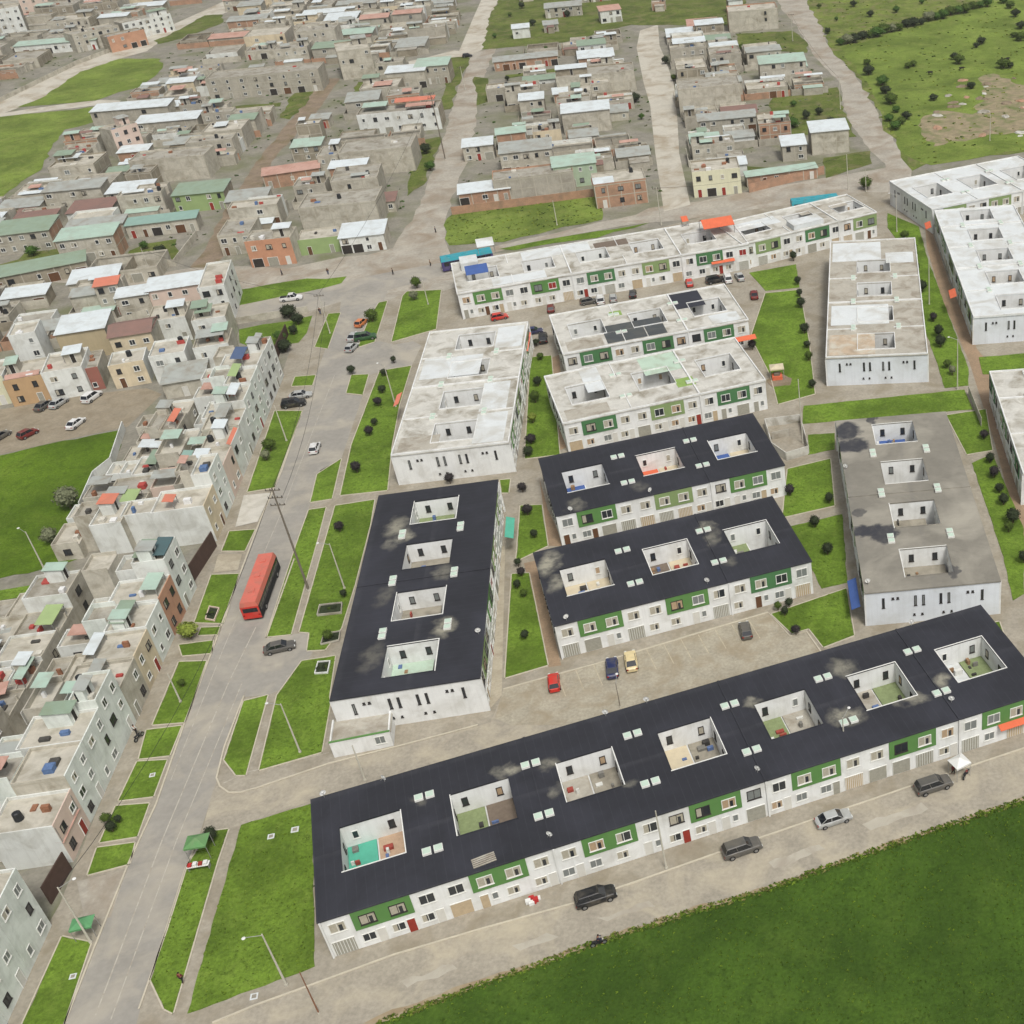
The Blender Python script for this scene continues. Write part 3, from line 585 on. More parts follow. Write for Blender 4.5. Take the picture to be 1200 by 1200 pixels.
# --- middle rows
oD = (-39.446, 137.582); tD = .308
rD = membrane('black sheet roof', spotlist(oD, tD, [(1.6, 15.5, 1.8, 3.4, .8), (1.9, 10, 1.3, 2.4, .55), (26.3, 15.5, 1.6, 1.4, .45), (26.4, 12, 1.2, 2.6, .35), (27, 5, 1.3, 1.2, .25)]))
D_ = terrace('black roofed row of three patios directly above the cobbled parking court', oD, tD, 3, rD,
             holes=[(M_CREAM, M_CREAM), (M_DBROWN, M_CREAM), (M_GREENC, None)], greens=[W_GMID, W_GMID, W_GDARK], seed=13, back=False)
oE = (-43.394, 166.017); tE = .296
rE = membrane('black bitumen roof', spotlist(oE, tE, [(3.4, 2.0, 1.6, 2.0, .35), (14.5, 3.2, 1.4, 1.6, .2)]))
E_ = terrace('black roofed row second from the parking court, blue and orange covers in its patios', oE, tE, 3, rE,
             holes=[(M_BLUE, None), (M_ORANGE, M_CREAM), (M_BLUE, M_CREAM)], greens=[W_GMID, W_GOLIVE, W_GMID], seed=14, back=False)
# --- grey roofed block on the right
tF = .042 + math.pi / 2; eF = Vector((math.cos(.042), math.sin(.042))); oF = Vector((4.461, 140.475)) + eF * 19.3
rF = membrane('grey roof coating', spotlist(oF, tF, [(46.5, 17.6, 2.8, 3.4, .95), (41.5, 17.2, 3.2, 2.6, .95), (49.8, 13, 1.0, 2.2, .8), (15.5, 17.5, 3.3, 2.0, .95), (14.2, 15.2, 2.3, 3.0, .9), (20.6, 18.2, 1.1, 1.3, .7), (3.2, 6.2, .8, 1.6, .7)]), (126, 122, 112), (46, 48, 56), True)
F_ = terrace('grey roofed block of four patios on the right, dark stains on its roof', tuple(oF), tF, 4, rF, wall=W_BLUEW, L=50.4,
             holes=[(M_CREAM, M_CONC), (M_GREENC, M_CONC), (M_CREAM, None), (M_GREENC, M_BLUE)], greens=[W_GOLIVE], seed=15)
# --- white roofed rows behind
def rowfit(fl, fr=None, H=6.0):
    a = G(*fl, H); b = G(*fr, H); d = b - a; return (a.x, a.y), math.atan2(d.y, d.x), d.length
o4, t4, L4 = rowfit((660, 497.5), (891, 447.5))
terrace('white roofed row just behind the black roofs, pale green patch on its middle roof', o4, t4, 3, R_WHITE, light=True, greens=[W_GDARK, W_GOLIVE, W_GDARK], seed=16, dep=20.3, back=False,
        patches=[(18, 12, 25.5, 20, R_MINT, 0), (22.5, 4.5, 26, 8, mat('lime roof patch', (134, 160, 88), .1, 1), .01), (1, 1, 9, 5, R_BEIGE, 0), (6.5, 10, 10, 20, R_COOL, .03)], L=38.16)
o5, t5, L5 = rowfit((660, 416), (879, 375))
terrace('white roofed row with two dark grey roof patches, red awning at its right end', o5, t5, 3, R_WHITE, light=True, greens=[W_GDARK, W_GDARK, W_GDARK], seed=17, dep=20.0, back=False,
        patches=[(9.5, 6.5, 21.5, 9.8, R_DGREY, 0), (9.2, 1.2, 17.4, 6.4, R_DGREY, .003), (17.6, 1.2, 21.5, 6.4, R_DGREY, .003), (25.3, 11.5, 32, 19.8, mat('black patch', (50, 52, 60), .1, .4), .004), (1.2, 1, 8.5, 5.5, R_BEIGE, 0), (31, 1, 37, 5.5, R_COOL, .05), (12, 14, 14.5, 16.5, mat('lime roof patch', (134, 160, 88), .1, 1), .01)], L=38.16)
o6, t6, L6 = rowfit((536, 345), (868, 288))
terrace('long white row at the back of the estate, orange tent roof on its upper floor', o6, t6, 5, R_WHITE, light=True, greens=[W_GMID, W_GMID, W_GDARK, W_GOLIVE, W_GDARK], seed=18, dep=19, back=False, sky=False,
        patches=[(16, 13.2, 32, 18.6, R_COOL, .12), (8, 1, 20, 5.6, R_COOL, .05), (33, 13.2, 41, 17, M_DBROWN, .02), (2, 13.2, 6, 18, R_COOL, 1.8)], L=67)
o7, t7, L7 = rowfit((870, 287), (1037, 247), 6.05)
terrace('white row at the back right with a beige roof beyond the blocks', o7, t7, 3, R_WHITE, light=True, greens=[W_GOLIVE, W_GDARK, W_GOLIVE], seed=19, dep=15.5, back=False, sky=False, L=36, H=6.05,
        patches=[(2, 8, 14, 13, R_COOL, .02), (20, 9, 33, 13, R_BEIGE, .02), (14, 1, 22, 5, R_COOL, 1.2)])
tC = R(94.3) + R(3); pC = G(596, 519, 6); terrace('weathered white roofed block beside the avenue behind the black roofed one', (pC.x, pC.y), R(95.6), 4, R_WHITE, light=True, greens=[W_GMID, W_GOLIVE], seed=20, dep=20.2, L=51,
        patches=[(1, 1, 12, 6.5, R_COOL, .04), (13, 1.5, 24.5, 6.5, R_COOL, .02), (1, 12.5, 6, 19.5, R_BEIGE, .0), (29, 8, 38, 19.5, R_COOL, .02), (40, .6, 50, 6, R_COOL, .02)])
pG = G(1087, 415, 6); terrace('beige roofed block beside the long lawn, white end wall with slit windows', (pG.x, pG.y), R(87), 5, R_BEIGE, wall=W_BLUEW, light=True, greens=[W_GOLIVE], seed=21, dep=19.5, L=60,
        patches=[(48, 8, 59, 19, R_COOL, .03), (46, .8, 52, 7, R_COOL, .06), (14.5, 7, 24, 18.8, R_COOL, .02), (1, 10, 10, 19, mat('rusty roof', (176, 158, 136), .2, .6, dirt=(190, 186, 172), dirt_amt=.8), .0)])
pK = G(1141, 372, 6); terrace('bright white block at the right edge with red awnings on its near side', (pK.x + 19.3, pK.y + .2), R(91.2), 5, R_COOL, wall=W_BLUEW, light=True, greens=[W_GOLIVE, W_GMID], seed=22, L=62,
        patches=[])
pJ = G(1092, 246, 6); terrace('white block farthest at the upper right with olive green panels', (pJ.x, pJ.y), R(21), 3, R_COOL, light=True, greens=[W_GOLIVE], seed=23, L=38, dep=24, back=False)
pL = G(1199, 555, 6); terrace('white block cut off by the right edge with green facade strip facing the brown walkway', (pL.x + 19.3, pL.y), R(90.4), 3, R_WHITE, light=True, greens=[W_GDARK, W_GMID], seed=24, L=36)
# additions standing on the terraces, each one a thing
def gable_tent(label, px, H0, w, d, th, mt, h=1.6, post=2.2, cat='canopy', mono=True, name='roof_canopy', group=None):
    p = G(*px, H0); t = thing(name, label, cat, (p.x, p.y, H0), th, group); b = MB()
    if mono: b.add([(0, -.3, post), (w, -.3, post), (w, d, post + .7), (0, d, post + .7), (0, -.3, post - .06), (w, -.3, post - .06), (w, d, post + .64), (0, d, post + .64)], [(0, 1, 2, 3), (7, 6, 5, 4), (0, 4, 5, 1), (1, 5, 6, 2), (2, 6, 7, 3), (3, 7, 4, 0)], mt)
    else:
        b.add([(0, -.2, post), (w, -.2, post), (w, d / 2, post + h), (0, d / 2, post + h), (0, d + .2, post), (w, d + .2, post)], [(0, 1, 2, 3), (3, 2, 5, 4)], mt)
        b.add([(0, -.2, post - .06), (w, -.2, post - .06), (w, d / 2, post + h - .06), (0, d / 2, post + h - .06), (0, d + .2, post - .06), (w, d + .2, post - .06)], [(3, 2, 1, 0), (4, 5, 2, 3)], mt)
    b.build('canopy_sheet', t)
    for x in (.1, w - .1):
        for y in (.1, d - .1):
            c = MB(); c.box(x - .06, y - .06, .01, x + .06, y + .06, post + (0 if y < 1 or not mono else .55), M_METAL); c.build('post', t)
    return t
gable_tent('orange tent roof over the terrace in the back row', (826, 279), 6.1, 7.5, 5.5, t6, M_ORANGE, 1.3, 2.2, mono=False)
gable_tent('small orange shade on a white roof left of the tent roof', (800, 266), 6.1, 1.6, 1.6, t6, M_ORANGE, post=1.4)
gable_tent('blue shade on the roof at the left end of the back row', (548, 330), 6.1, 5, 3.6, t6, M_BLUE, post=1.6)
gable_tent('white sheet shelter on the back row near its left end', (561, 299), 6.1, 4, 3.5, t6, R_COOL, post=2.0)
def awning(label, px, H0, w, d, th, mt):
    p = G(*px, H0); b = MB(); b.add([(0, 0, .5), (w, 0, .5), (w, -d, 0), (0, -d, 0), (0, 0, .44), (w, 0, .44), (w, -d, -.06), (0, -d, -.06)], [(0, 3, 2, 1), (4, 5, 6, 7), (3, 7, 6, 2), (0, 4, 7, 3), (1, 2, 6, 5)], mt)
    o = b.build('awning'); o.location = (p.x, p.y, H0); o.rotation_euler[2] = th; return tag(o, label, 'awning')
awning('long red awning over the ground floor at the right end of the white row', (852, 400), 3.1, 6, 1.2, t5, M_ORANGE)
awning('red awning on the back row beneath the orange tent roof', (833, 308), 3.0, 5.6, 1.1, t6, M_ORANGE)
awning('red awning above the street at the right end of the front terrace', (1168, 850), 2.6, 8, 1.2, tA, M_ORANGE)
awning('pink and red awning at the near side of the beige block', (1063, 345), 4.0, 3, 1.0, R(87), mat('faded red sheet', (206, 120, 102), .1, 1))
awning('red awning high on the bright white right hand block', (1090, 261), 4.5, 4.2, 1.4, R(-91), M_ORANGE)
awning('red awning halfway along the bright white right hand block', (1119, 340), 4.5, 4.2, 1.4, R(-91), M_ORANGE)
awning('salmon awning on the avenue side of the weathered white block', (472, 462), 4.2, 4.8, 1.1, R(-84.5), mat('salmon sheet', (220, 128, 106), .1, 1))
awning('salmon awning on the path side of the weathered white block', (613, 412), 4.2, 9, 1.0, R(95.6), mat('salmon sheet', (220, 128, 106), .1, 1))
awning('teal awning hung on the path side of the black roofed block', (592, 632), 3.4, 6, 1.3, tB, M_TEAL)
awning('blue tarpaulin on the left side of the grey roofed block', (1003, 680), 2.7, 7, 1.3, tF - math.pi, M_BLUE)
# satellite dishes on roof edges
def dish_proto():
    b = MB(); b.cyl((0, 0, 0), (0, 0, .7), .04, .04, M_METAL, 6); s = MB()
    v = [(0, -.06, .75)]; f = []; seg = 12
    for rg in (.22, .42):
        for i in range(seg):
            t = 2 * math.pi * i / seg; v.append((rg * math.cos(t), -.02 - rg * rg * .5 + .1, .75 + rg * math.sin(t)))
    for i in range(seg): f += [(0, 1 + i, 1 + (i + 1) % seg), (1 + i, 1 + seg + i, 1 + seg + (i + 1) % seg, 1 + (i + 1) % seg)]
    s.add(v, f, M_DISH); s.cyl((0, -.05, .72), (0, -.5, .66), .02, .02, M_METAL, 5); return b.mesh('mast'), s.mesh('dish')
DM = dish_proto()
def dish(label, px, z=6.06, sc=.95):
    p = G(*px, z); t = thing('satellite_dish', label, 'satellite dish', (p.x, p.y, z), random.Random(px[0]).uniform(-.6, .9), 'satellite dishes on the roofs'); t.scale = (sc, sc, sc)
    put('mast', DM[0], t); put('dish', DM[1], t)
for lb, px in (('satellite dish on the back edge of the longest roof, leftmost', (380, 934)), ('satellite dish on the back edge of the longest roof above its first patio', (451, 916)),
               ('satellite dish on the back edge of the longest roof near the kiosk court', (710, 839)), ('satellite dish on the back edge of the longest roof beside the one near the court', (758, 824)),
               ('satellite dish on the front edge of the longest roof, third patio', (645, 982)), ('satellite dish on the front edge of the longest roof, fifth patio', (888, 905)),
               ('satellite dish by the lamp post at the right of the longest roof', (1115, 823)), ('satellite dish at the back right of the longest roof', (1068, 733)),
               ('satellite dish at the front left corner of the row above the court', (664, 727)), ('satellite dish on the front edge of the row above the court', (829, 684)),
               ('satellite dish at the front left of the second black row', (669, 600)), ('satellite dish in the middle front edge of the second black row', (762, 578)),
               ('satellite dish at the left corner of the grey roof', (1017, 685)), ('satellite dish on the left edge of the grey roof', (991, 550)), ('satellite dish at the front right of the avenue block', (561, 743))):
    dish(lb, px)
# low white annex in front of the black roofed avenue block
p = G(392, 888); t = thing('annex', 'low white annex with flat grey roof and green trim before the block end', 'annex', (p.x, p.y), .20); b = MB()
b.box(0, 0, 0, 7.6, .2, 2.6, W_WHITE); b.box(0, .2, 0, .2, 4.6, 2.6, W_WHITE); b.box(7.4, .2, 0, 7.6, 4.6, 2.6, W_WHITE); b.build('wall', t)
b = MB(); b.box(-.15, .4, 2.1, 7.7, 4.9, 2.25, R_BEIGE); b.build('roof', t); b = MB(); b.box(-.05, -.05, 2.602, 7.65, .25, 2.7, W_GMID); b.build('green_trim', t)
wall_at(t, 'window', win_mesh(1.35, 1.3, 'v'), 6.2, -.001, 1.5, 0)
# ---------------------------------------------------------------- houses
BLK = [mat('grey block wall', (168, 163, 150), .12, .5, dirt=(132, 127, 114), dirt_amt=.45, streak=.3, fine=.08),
       mat('pale block wall', (186, 181, 167), .12, .5, dirt=(132, 124, 106), dirt_amt=.5, streak=.3, fine=.08),
       mat('brown block wall', (150, 142, 125), .14, .5, dirt=(112, 104, 88), dirt_amt=.5, streak=.35, fine=.08)]
BRICK = mat('brick wall', (170, 134, 110), .12, .8, dirt=(130, 112, 94), dirt_amt=.5, fine=.14, streak=.2)
PLAST = mat('white plaster', (214, 216, 211), .06, .5, dirt=(164, 162, 150), dirt_amt=.4, streak=.3)
MINT = mat('mint plaster', (216, 221, 214), .05, .5, dirt=(160, 166, 156), dirt_amt=.35, streak=.3)
CREAMW = mat('cream plaster', (206, 192, 164), .06, .5, dirt=(164, 152, 130), dirt_amt=.4, streak=.3)
ORANW = mat('orange plaster', (184, 142, 116), .08, .6, dirt=(150, 110, 84), dirt_amt=.3, streak=.2)
PINKW = mat('salmon plaster', (206, 186, 172), .06, .6, streak=.2)
OCHRE = mat('ochre plaster', (180, 150, 114), .08, .6, streak=.2)
REDW = mat('red plaster', (146, 96, 84), .08, .6, streak=.2)
YELL = mat('pale yellow plaster', (208, 206, 178), .06, .6, streak=.2)
LIME = mat('lime plaster', (144, 164, 112), .08, .6, streak=.1)
SLAB = mat('roof slab', (158, 154, 143), .14, .4, dirt=(116, 108, 92), dirt_amt=.6, fine=.08)
SLAB2 = mat('pale roof slab', (182, 177, 164), .12, .4, dirt=(140, 134, 118), dirt_amt=.6, fine=.06)
BEAM = mat('concrete beam', (176, 170, 154), .08, 1, streak=.25)
SH = {'white': mat('white sheet roof', (208, 216, 218), .06, .6, dirt=(176, 178, 172), dirt_amt=.4, stripes=1.3, rough=.6),
      'grey': mat('grey sheet roof', (160, 164, 158), .1, .6, dirt=(132, 122, 104), dirt_amt=.5, stripes=1.3, rough=.6),
      'mint': mat('mint sheet roof', (164, 188, 172), .08, .6, dirt=(150, 152, 136), dirt_amt=.4, stripes=1.3, rough=.6),
      'green': mat('green sheet roof', (132, 152, 130), .08, .6, dirt=(120, 134, 104), dirt_amt=.4, stripes=1.3, rough=.6),
      'teal': mat('teal sheet roof', (128, 160, 148), .08, .6, stripes=1.3, rough=.6),
      'orange': mat('orange sheet roof', (206, 114, 84), .08, .6, dirt=(176, 110, 84), dirt_amt=.4, stripes=1.3, rough=.6),
      'salmon': mat('salmon tile roof', (184, 144, 128), .1, .8, dirt=(160, 112, 92), dirt_amt=.5, stripes=1.6),
      'rust': mat('rust brown roof', (126, 92, 80), .1, .8, dirt=(106, 84, 74), dirt_amt=.4, stripes=1.6),
      'blue': mat('dark blue roof', (58, 82, 120), .1, .8, stripes=1.3),
      'dteal': mat('dark teal roof', (50, 84, 88), .1, .8, stripes=1.3),
      'lime': mat('lime sheet roof', (150, 172, 112), .08, .6, stripes=1.3)}
TANK = mat('black water tank', (40, 42, 44), .1, 2, rough=.5)
JUNK = [mat('junk rust', (140, 98, 74), .3, 3), mat('junk pale', (196, 192, 180), .2, 3), mat('junk dark', (74, 72, 68), .3, 3), mat('junk blue', (88, 112, 150), .2, 3), mat('laundry white', (214, 214, 212), .1, 3), mat('laundry red', (168, 72, 66), .1, 3)]
DARK = mat('dark opening', (50, 46, 42), .2, 2)
def frame_of(P0, P1):
    d = P1 - P0; return (P0.x, P0.y), math.atan2(d.y, d.x), d.length
HCOUNT = [0]
UNITS = ['', 'first', 'second', 'third', 'fourth', 'fifth', 'sixth', 'seventh', 'eighth', 'ninth', 'tenth', 'eleventh', 'twelfth', 'thirteenth', 'fourteenth', 'fifteenth', 'sixteenth', 'seventeenth', 'eighteenth', 'nineteenth', 'twentieth']
TENS = {2: 'twenty', 3: 'thirty', 4: 'forty', 5: 'fifty', 6: 'sixty'}
def NW(n): return UNITS[n] if n <= 20 else (TENS[n // 10] + ('-' + UNITS[n % 10] if n % 10 else '')) if n % 10 else TENS[n // 10][:-1] + 'ieth'
def sheet_roof(root, x0, y0, x1, y1, z, rise, m, name='sheet_roof', axis=1):
    b = MB(); t = .07
    if axis: q = [(x0, y0, z), (x1, y0, z), (x1, y1, z + rise), (x0, y1, z + rise)]
    else: q = [(x0, y0, z), (x1, y0, z + rise), (x1, y1, z + rise), (x0, y1, z)]
    v = q + [(a, c, e - t) for a, c, e in q]
    b.add(v, [(0, 1, 2, 3), (7, 6, 5, 4), (0, 4, 5, 1), (1, 5, 6, 2), (2, 6, 7, 3), (3, 7, 4, 0)], m)
    return b.build(name, root)
def house(org, th, w, d, h, wall, side, roof, label, seed=0, floors=None, far=False, winside=0, room=None, roofcol='white',
          group=None, clutter=2, parapet=.45, facade=None, name='block_house', openings=.8, cat='house', back_low=False, bal=None, rpanel=None, tank=None, lean=False, step=None):
    """box house: origin at the front left ground corner, x along the front, y into the lot"""
    rr = random.Random(seed * 7 + 3); t = thing(name, label, cat, (org[0], org[1]), th, group)
    floors = floors or max(1, int(round(h / 2.75))); fh = h / floors
    if step:       # lower storeys step down towards the back of the lot
        d_full = d; d = d * step[0]; hh = h; yy = d
        for k_, (fr_, dz_) in enumerate(step[1]):
            hh = max(2.6, h - dz_); y1_ = yy + (d_full - d) * fr_; g = MB(); m_ = rr.choice([side, side, BLK[1], PLAST, wall]) if d_full > 9.9 else rr.choice([side, BLK[0], BLK[1]]); pk = rr.uniform(.3, .9)
            x0_ = rr.choice([.03, .03, w * .3]); x1_ = rr.choice([w - .03, w - .03, w * .75]) if x0_ < .1 else w - .03
            g.box(x0_, yy + .01, 0, x1_, y1_, hh, m_)
            for q in ((x0_, yy + .02, x0_ + .15, y1_ - .15), (x1_ - .15, yy + .02, x1_, y1_ - .15), (x0_, y1_ - .15, x1_, y1_ + .002)): g.box(q[0], q[1], hh + .001, q[2], q[3], hh + pk, m_)
            g.build('rear_wing', t); g = MB(); g.add([(x0_ + .15, yy + .02, hh + .012), (x1_ - .15, yy + .02, hh + .012), (x1_ - .15, y1_ - .15, hh + .012), (x0_ + .15, y1_ - .15, hh + .012)], [(0, 1, 2, 3)], rr.choice([SLAB, SLAB2, SLAB2])); g.build('wing_roof', t)
            if rr.random() < .42:
                sx = rr.uniform(x0_, x0_ + (x1_ - x0_) * .4); sheet_roof(t, sx, yy + .1, sx + (x1_ - x0_) * rr.uniform(.4, .65), y1_ - rr.uniform(.2, 1.6), hh + rr.choice([1.3, 2.0, 2.2]), .25, SH[rr.choice(['white', 'white', 'grey', 'mint', 'grey', 'white', 'green', 'white', 'salmon'])], 'roof_shelter')
            for _ in range(rr.choice([0, 1, 1, 2])):
                g = MB(); qx, qy = rr.uniform(x0_ + .3, x1_ - 1.2), rr.uniform(yy + .2, y1_ - 1); g.box(qx, qy, hh + .02, qx + rr.uniform(.3, 1.1), qy + rr.uniform(.3, .9), hh + rr.uniform(.3, 1.1), rr.choice(JUNK)); g.build('roof_clutter', t)
            if rr.random() < .5: wall_at(t, 'window', win_mesh(1.2, 1.1, 'g', 'd'), x0_ - .001, (yy + y1_) / 2, hh * .6, 2)
            yy = y1_
    b = MB(); hp = h + (parapet if roof != 'sheet' else 0)
    tk = .16
    def wq(p, q, z0, z1, m): b.add([(p[0], p[1], z0), (q[0], q[1], z0), (q[0], q[1], z1), (p[0], p[1], z1)], [(0, 1, 2, 3)], m)
    C = [(0, 0), (w, 0), (w, d), (0, d)]; mats = [wall, side, side, side]
    for i in range(4): wq(C[i], C[(i + 1) % 4], 0, hp, mats[i])
    if roof != 'sheet':
        I = [(tk, tk), (w - tk, tk), (w - tk, d - tk), (tk, d - tk)]
        for i in range(4):
            p, q = I[i], I[(i + 1) % 4]; b.add([(p[0], p[1], h), (q[0], q[1], h), (q[0], q[1], hp), (p[0], p[1], hp)], [(3, 2, 1, 0)], mats[i])
            p2, q2 = C[i], C[(i + 1) % 4]; b.add([(p2[0], p2[1], hp), (q2[0], q2[1], hp), (q[0], q[1], hp), (p[0], p[1], hp)], [(0, 1, 2, 3)], BEAM if mats[i] in BLK else mats[i])
    # concrete frame lines on the bare walls
    for (i, m_) in enumerate(mats):
        if m_ not in BLK and m_ is not BRICK: continue
        p, q = Vector(C[i]), Vector(C[(i + 1) % 4]); L = (q - p).length; dd = (q - p) / L; nn = Vector((dd.y, -dd.x)) * .03
        n = max(1, int(round(L / 3.8)))
        for k in range(n + 1):
            s0 = p + dd * min(max(k * L / n - .12, 0), L - .24); s1 = s0 + dd * .24
            b.add([(s0.x + nn.x, s0.y + nn.y, 0), (s1.x + nn.x, s1.y + nn.y, 0), (s1.x + nn.x, s1.y + nn.y, h), (s0.x + nn.x, s0.y + nn.y, h)], [(0, 1, 2, 3)], BEAM)
        for k in range(1, floors + 1):
            z = k * fh - .12; o2 = nn * 1.25
            b.add([(p.x + o2.x, p.y + o2.y, z), (q.x + o2.x, q.y + o2.y, z), (q.x + o2.x, q.y + o2.y, z + .22), (p.x + o2.x, p.y + o2.y, z + .22)], [(0, 1, 2, 3)], BEAM)
    b.build('wall', t)
    if roof == 'sheet': sheet_roof(t, -.3, -.35, w + .3, d + .25, h + .04, .35 + .04 * d, SH[roofcol])
    elif roof == 'gable':
        g = MB(); z = h + parapet
        g.add([(-.3, -.4, z), (w + .3, -.4, z), (w + .3, d / 2, z + 1.3), (-.3, d / 2, z + 1.3), (-.3, d + .4, z), (w + .3, d + .4, z)], [(0, 1, 2, 3), (3, 2, 5, 4), (1, 0, 4, 5)], SH[roofcol])
        g.add([(0, 0, z), (0, d, z), (0, d / 2, z + 1.2), (w, 0, z), (w, d, z), (w, d / 2, z + 1.2)], [(0, 2, 1), (3, 4, 5)], side); g.build('sheet_roof', t)
    elif roof == 'open':
        g = MB(); g.add([(tk, tk, .06), (w - tk, tk, .06), (w - tk, d - tk, .06), (tk, d - tk, .06)], [(0, 1, 2, 3)], SLAB)
        g.box(w * .5, tk, 0, w * .5 + .15, d - tk, h * .95, BLK[2]); g.box(tk, d * .55, 0, w * .5, d * .55 + .15, h * .9, BLK[0]); g.build('inner_wall', t)
    else:
        g = MB(); g.add([(tk, tk, h), (w - tk, tk, h), (w - tk, d - tk, h), (tk, d - tk, h)], [(0, 1, 2, 3)], SLAB if roof == 'slab' else SLAB2)
        g.build('roof', t)
        if roof == 'slab' and rr.random() < .6:      # starter columns
            for k in range(int(w / 3.5) + 1):
                x = min(k * 3.5 + .2, w - .35); c = MB(); c.box(x, .02, hp, x + .22, .24, hp + rr.uniform(.4, 1.1), BEAM); c.build('starter_column', t)
    # openings
    sty = 'gggvcm'
    for f in range(floors):
        z = f * fh + fh * .55
        n = max(1, int(round(w / 3.1)))
        if facade is not None: n = facade
        for k in range(n):
            if rr.random() > openings: continue
            a = (k + .5) * w / n
            if f == 0 and rr.random() < .4: wall_at(t, 'door', door_mesh(.95, 2.1, rr.choice([M_DOORB, M_DOORW, M_GATE, M_DOORR]), 0), a, -.001 - (.04 if wall in BLK else 0), .02, 0)
            elif f == 0 and w > 7 and rr.random() < .35: wall_at(t, 'gate', door_mesh(2.4, 2.2, rr.choice([M_GATE, M_DOORB, DARK]), 0), a, -.001 - (.04 if wall in BLK else 0), .02, 0)
            else: wall_at(t, 'window', win_mesh(rr.choice([1.2, 1.2, 1.5, .9]), rr.choice([1.1, 1.25]), rr.choice(sty), rr.choice('wwd')), a, -.001 - (.04 if wall in BLK else 0), z, 0)
        for k in range(winside):
            if rr.random() < .7:
                wall_at(t, 'window', win_mesh(.9, .9, rr.choice('gv'), 'd'), -.001 - .04, d * (k + 1) / (winside + 1), z, 2)
                wall_at(t, 'window', win_mesh(.9, .9, rr.choice('gv'), 'd'), w + .041, d * (k + 1) / (winside + 1), z, 3)
    if roof not in ('sheet', 'gable', 'open'):
        if room is None: room = rr.random() < .55
        if room:
            rw, rd = rr.uniform(.28, .45) * w, rr.uniform(.25, .4) * d; rx = rr.choice([tk + .05, w - rw - tk - .05]); ry = rr.uniform(.4, .95) * (d - rd - .5) + .2
            g = MB(); g.box(rx, ry, h + .005, rx + rw, ry + rd, h + 2.2, rr.choice([side, wall, rr.choice(BLK)])); rm = g.build('rooftop_room', t)
            sheet_roof(t, rx - .2, ry - .5, rx + rw + .2, ry + rd + .15, h + 2.22, .3, SH[rr.choice(['white', 'white', 'grey', 'mint', 'grey', 'green', roofcol])], 'room_roof')
            wall_at(t, 'door', door_mesh(.8, 1.9, DARK), rx + rw * .5, ry - .001, h + .02, 0)
        if lean and rpanel is None and rr.random() < .75: rpanel = [(rr.uniform(0, .5), rr.uniform(.0, .5), rr.uniform(.25, .5), rr.uniform(.25, .5), rr.choice(['white', 'grey', 'grey', 'mint', 'rust', 'white', 'salmon']), rr.choice([.7, 1.2, 1.9]))]
        if rpanel:
            for (fx, fy, fw, fd, rc, zz) in rpanel:
                sheet_roof(t, fx * w, fy * d, (fx + fw) * w, (fy + fd) * d, h + zz, .3, SH[rc], 'roof_shelter')
                for px_, py_ in ((fx * w + .1, fy * d + .1), ((fx + fw) * w - .2, fy * d + .1)):
                    g = MB(); g.box(px_, py_, h + .01, px_ + .1, py_ + .1, h + zz - .075, M_METAL); g.build('post', t)
        if rr.random() < .4 or tank:
            g = MB(); x, y = rr.uniform(1, w - 1), rr.uniform(d * .5, d - .9); g.cyl((x, y, h + .01), (x, y, h + 1.1), .55, .5, TANK, 10); g.ball((x, y, h + 1.1), .48, TANK, (1, 1, .35), 8, 4); g.build('water_tank', t)
        for k in range(clutter):
            g = MB(); x, y = rr.uniform(.5, max(.6, w - 2)), rr.uniform(.5, max(.6, d - 2))
            g.box(x, y, h + .006, x + rr.uniform(.4, 1.5), y + rr.uniform(.3, 1.3), h + rr.uniform(.15, .9), rr.choice(JUNK)); g.build('roof_clutter', t)
    # lean-to against the back or a side, a lower volume of its own
    if lean and rr.random() < .75:
        lw_, ld_, lh = rr.uniform(.35, .8) * w, rr.uniform(2.5, 4.5), rr.uniform(2.1, 2.7); lx = rr.uniform(0, w - lw_); g = MB(); m_ = rr.choice(BLK); fy = rr.choice([-1, 1])
        y0, y1 = (-ld_, -.06) if fy < 0 else (d + .06, d + ld_)
        g.box(lx, y0, 0, lx + lw_, y1, lh, m_); g.build('lean_to', t); sheet_roof(t, lx - .15, y0 - .15, lx + lw_ + .15, y1 - (.0 if fy > 0 else -.0), lh + .08, .25, SH[rr.choice(['white', 'grey', 'grey', 'mint', 'rust'])] if rr.random() < .7 else SLAB, 'lean_to_roof')
    return t
# ------- white houses along the avenue (three storeys, fronts facing east)
def lerp(a, b, f): return a + (b - a) * f
STEPS = [(.5, [(.55, 2.8), (.45, 5.2)]), (.42, [(.4, -.6), (.6, 2.9)]), (.62, [(1, 2.7)]), (.4, [(.5, 2.6), (.5, .4)]), (.55, [(.5, 4.6), (.5, 2.8)])]
def row_along(p0, p1, n, spec, grp, gap=0.0):
    A, B = G(*p0), G(*p1); d = (B - A).normalized(); L = (B - A).length; wn = L / n; o_ = []
    for i in range(n):
        a = A + d * (wn * i); s = spec[i]
        house((a.x, a.y), math.atan2(d.y, d.x), wn - .04 - gap, s.get('d', 12), s['h'], s.get('wall', MINT), s.get('side', PLAST), s.get('roof', 'pale'), s['label'],
              seed=s.get('seed', i + 40), group=grp, room=s.get('room'), roofcol=s.get('rc', 'white'), clutter=s.get('cl', 2), rpanel=s.get('rp'), facade=s.get('fac', 2), openings=.95, name='town_house', step=s.get('step', STEPS[i % 5]))
gA = 'white town houses along the avenue'
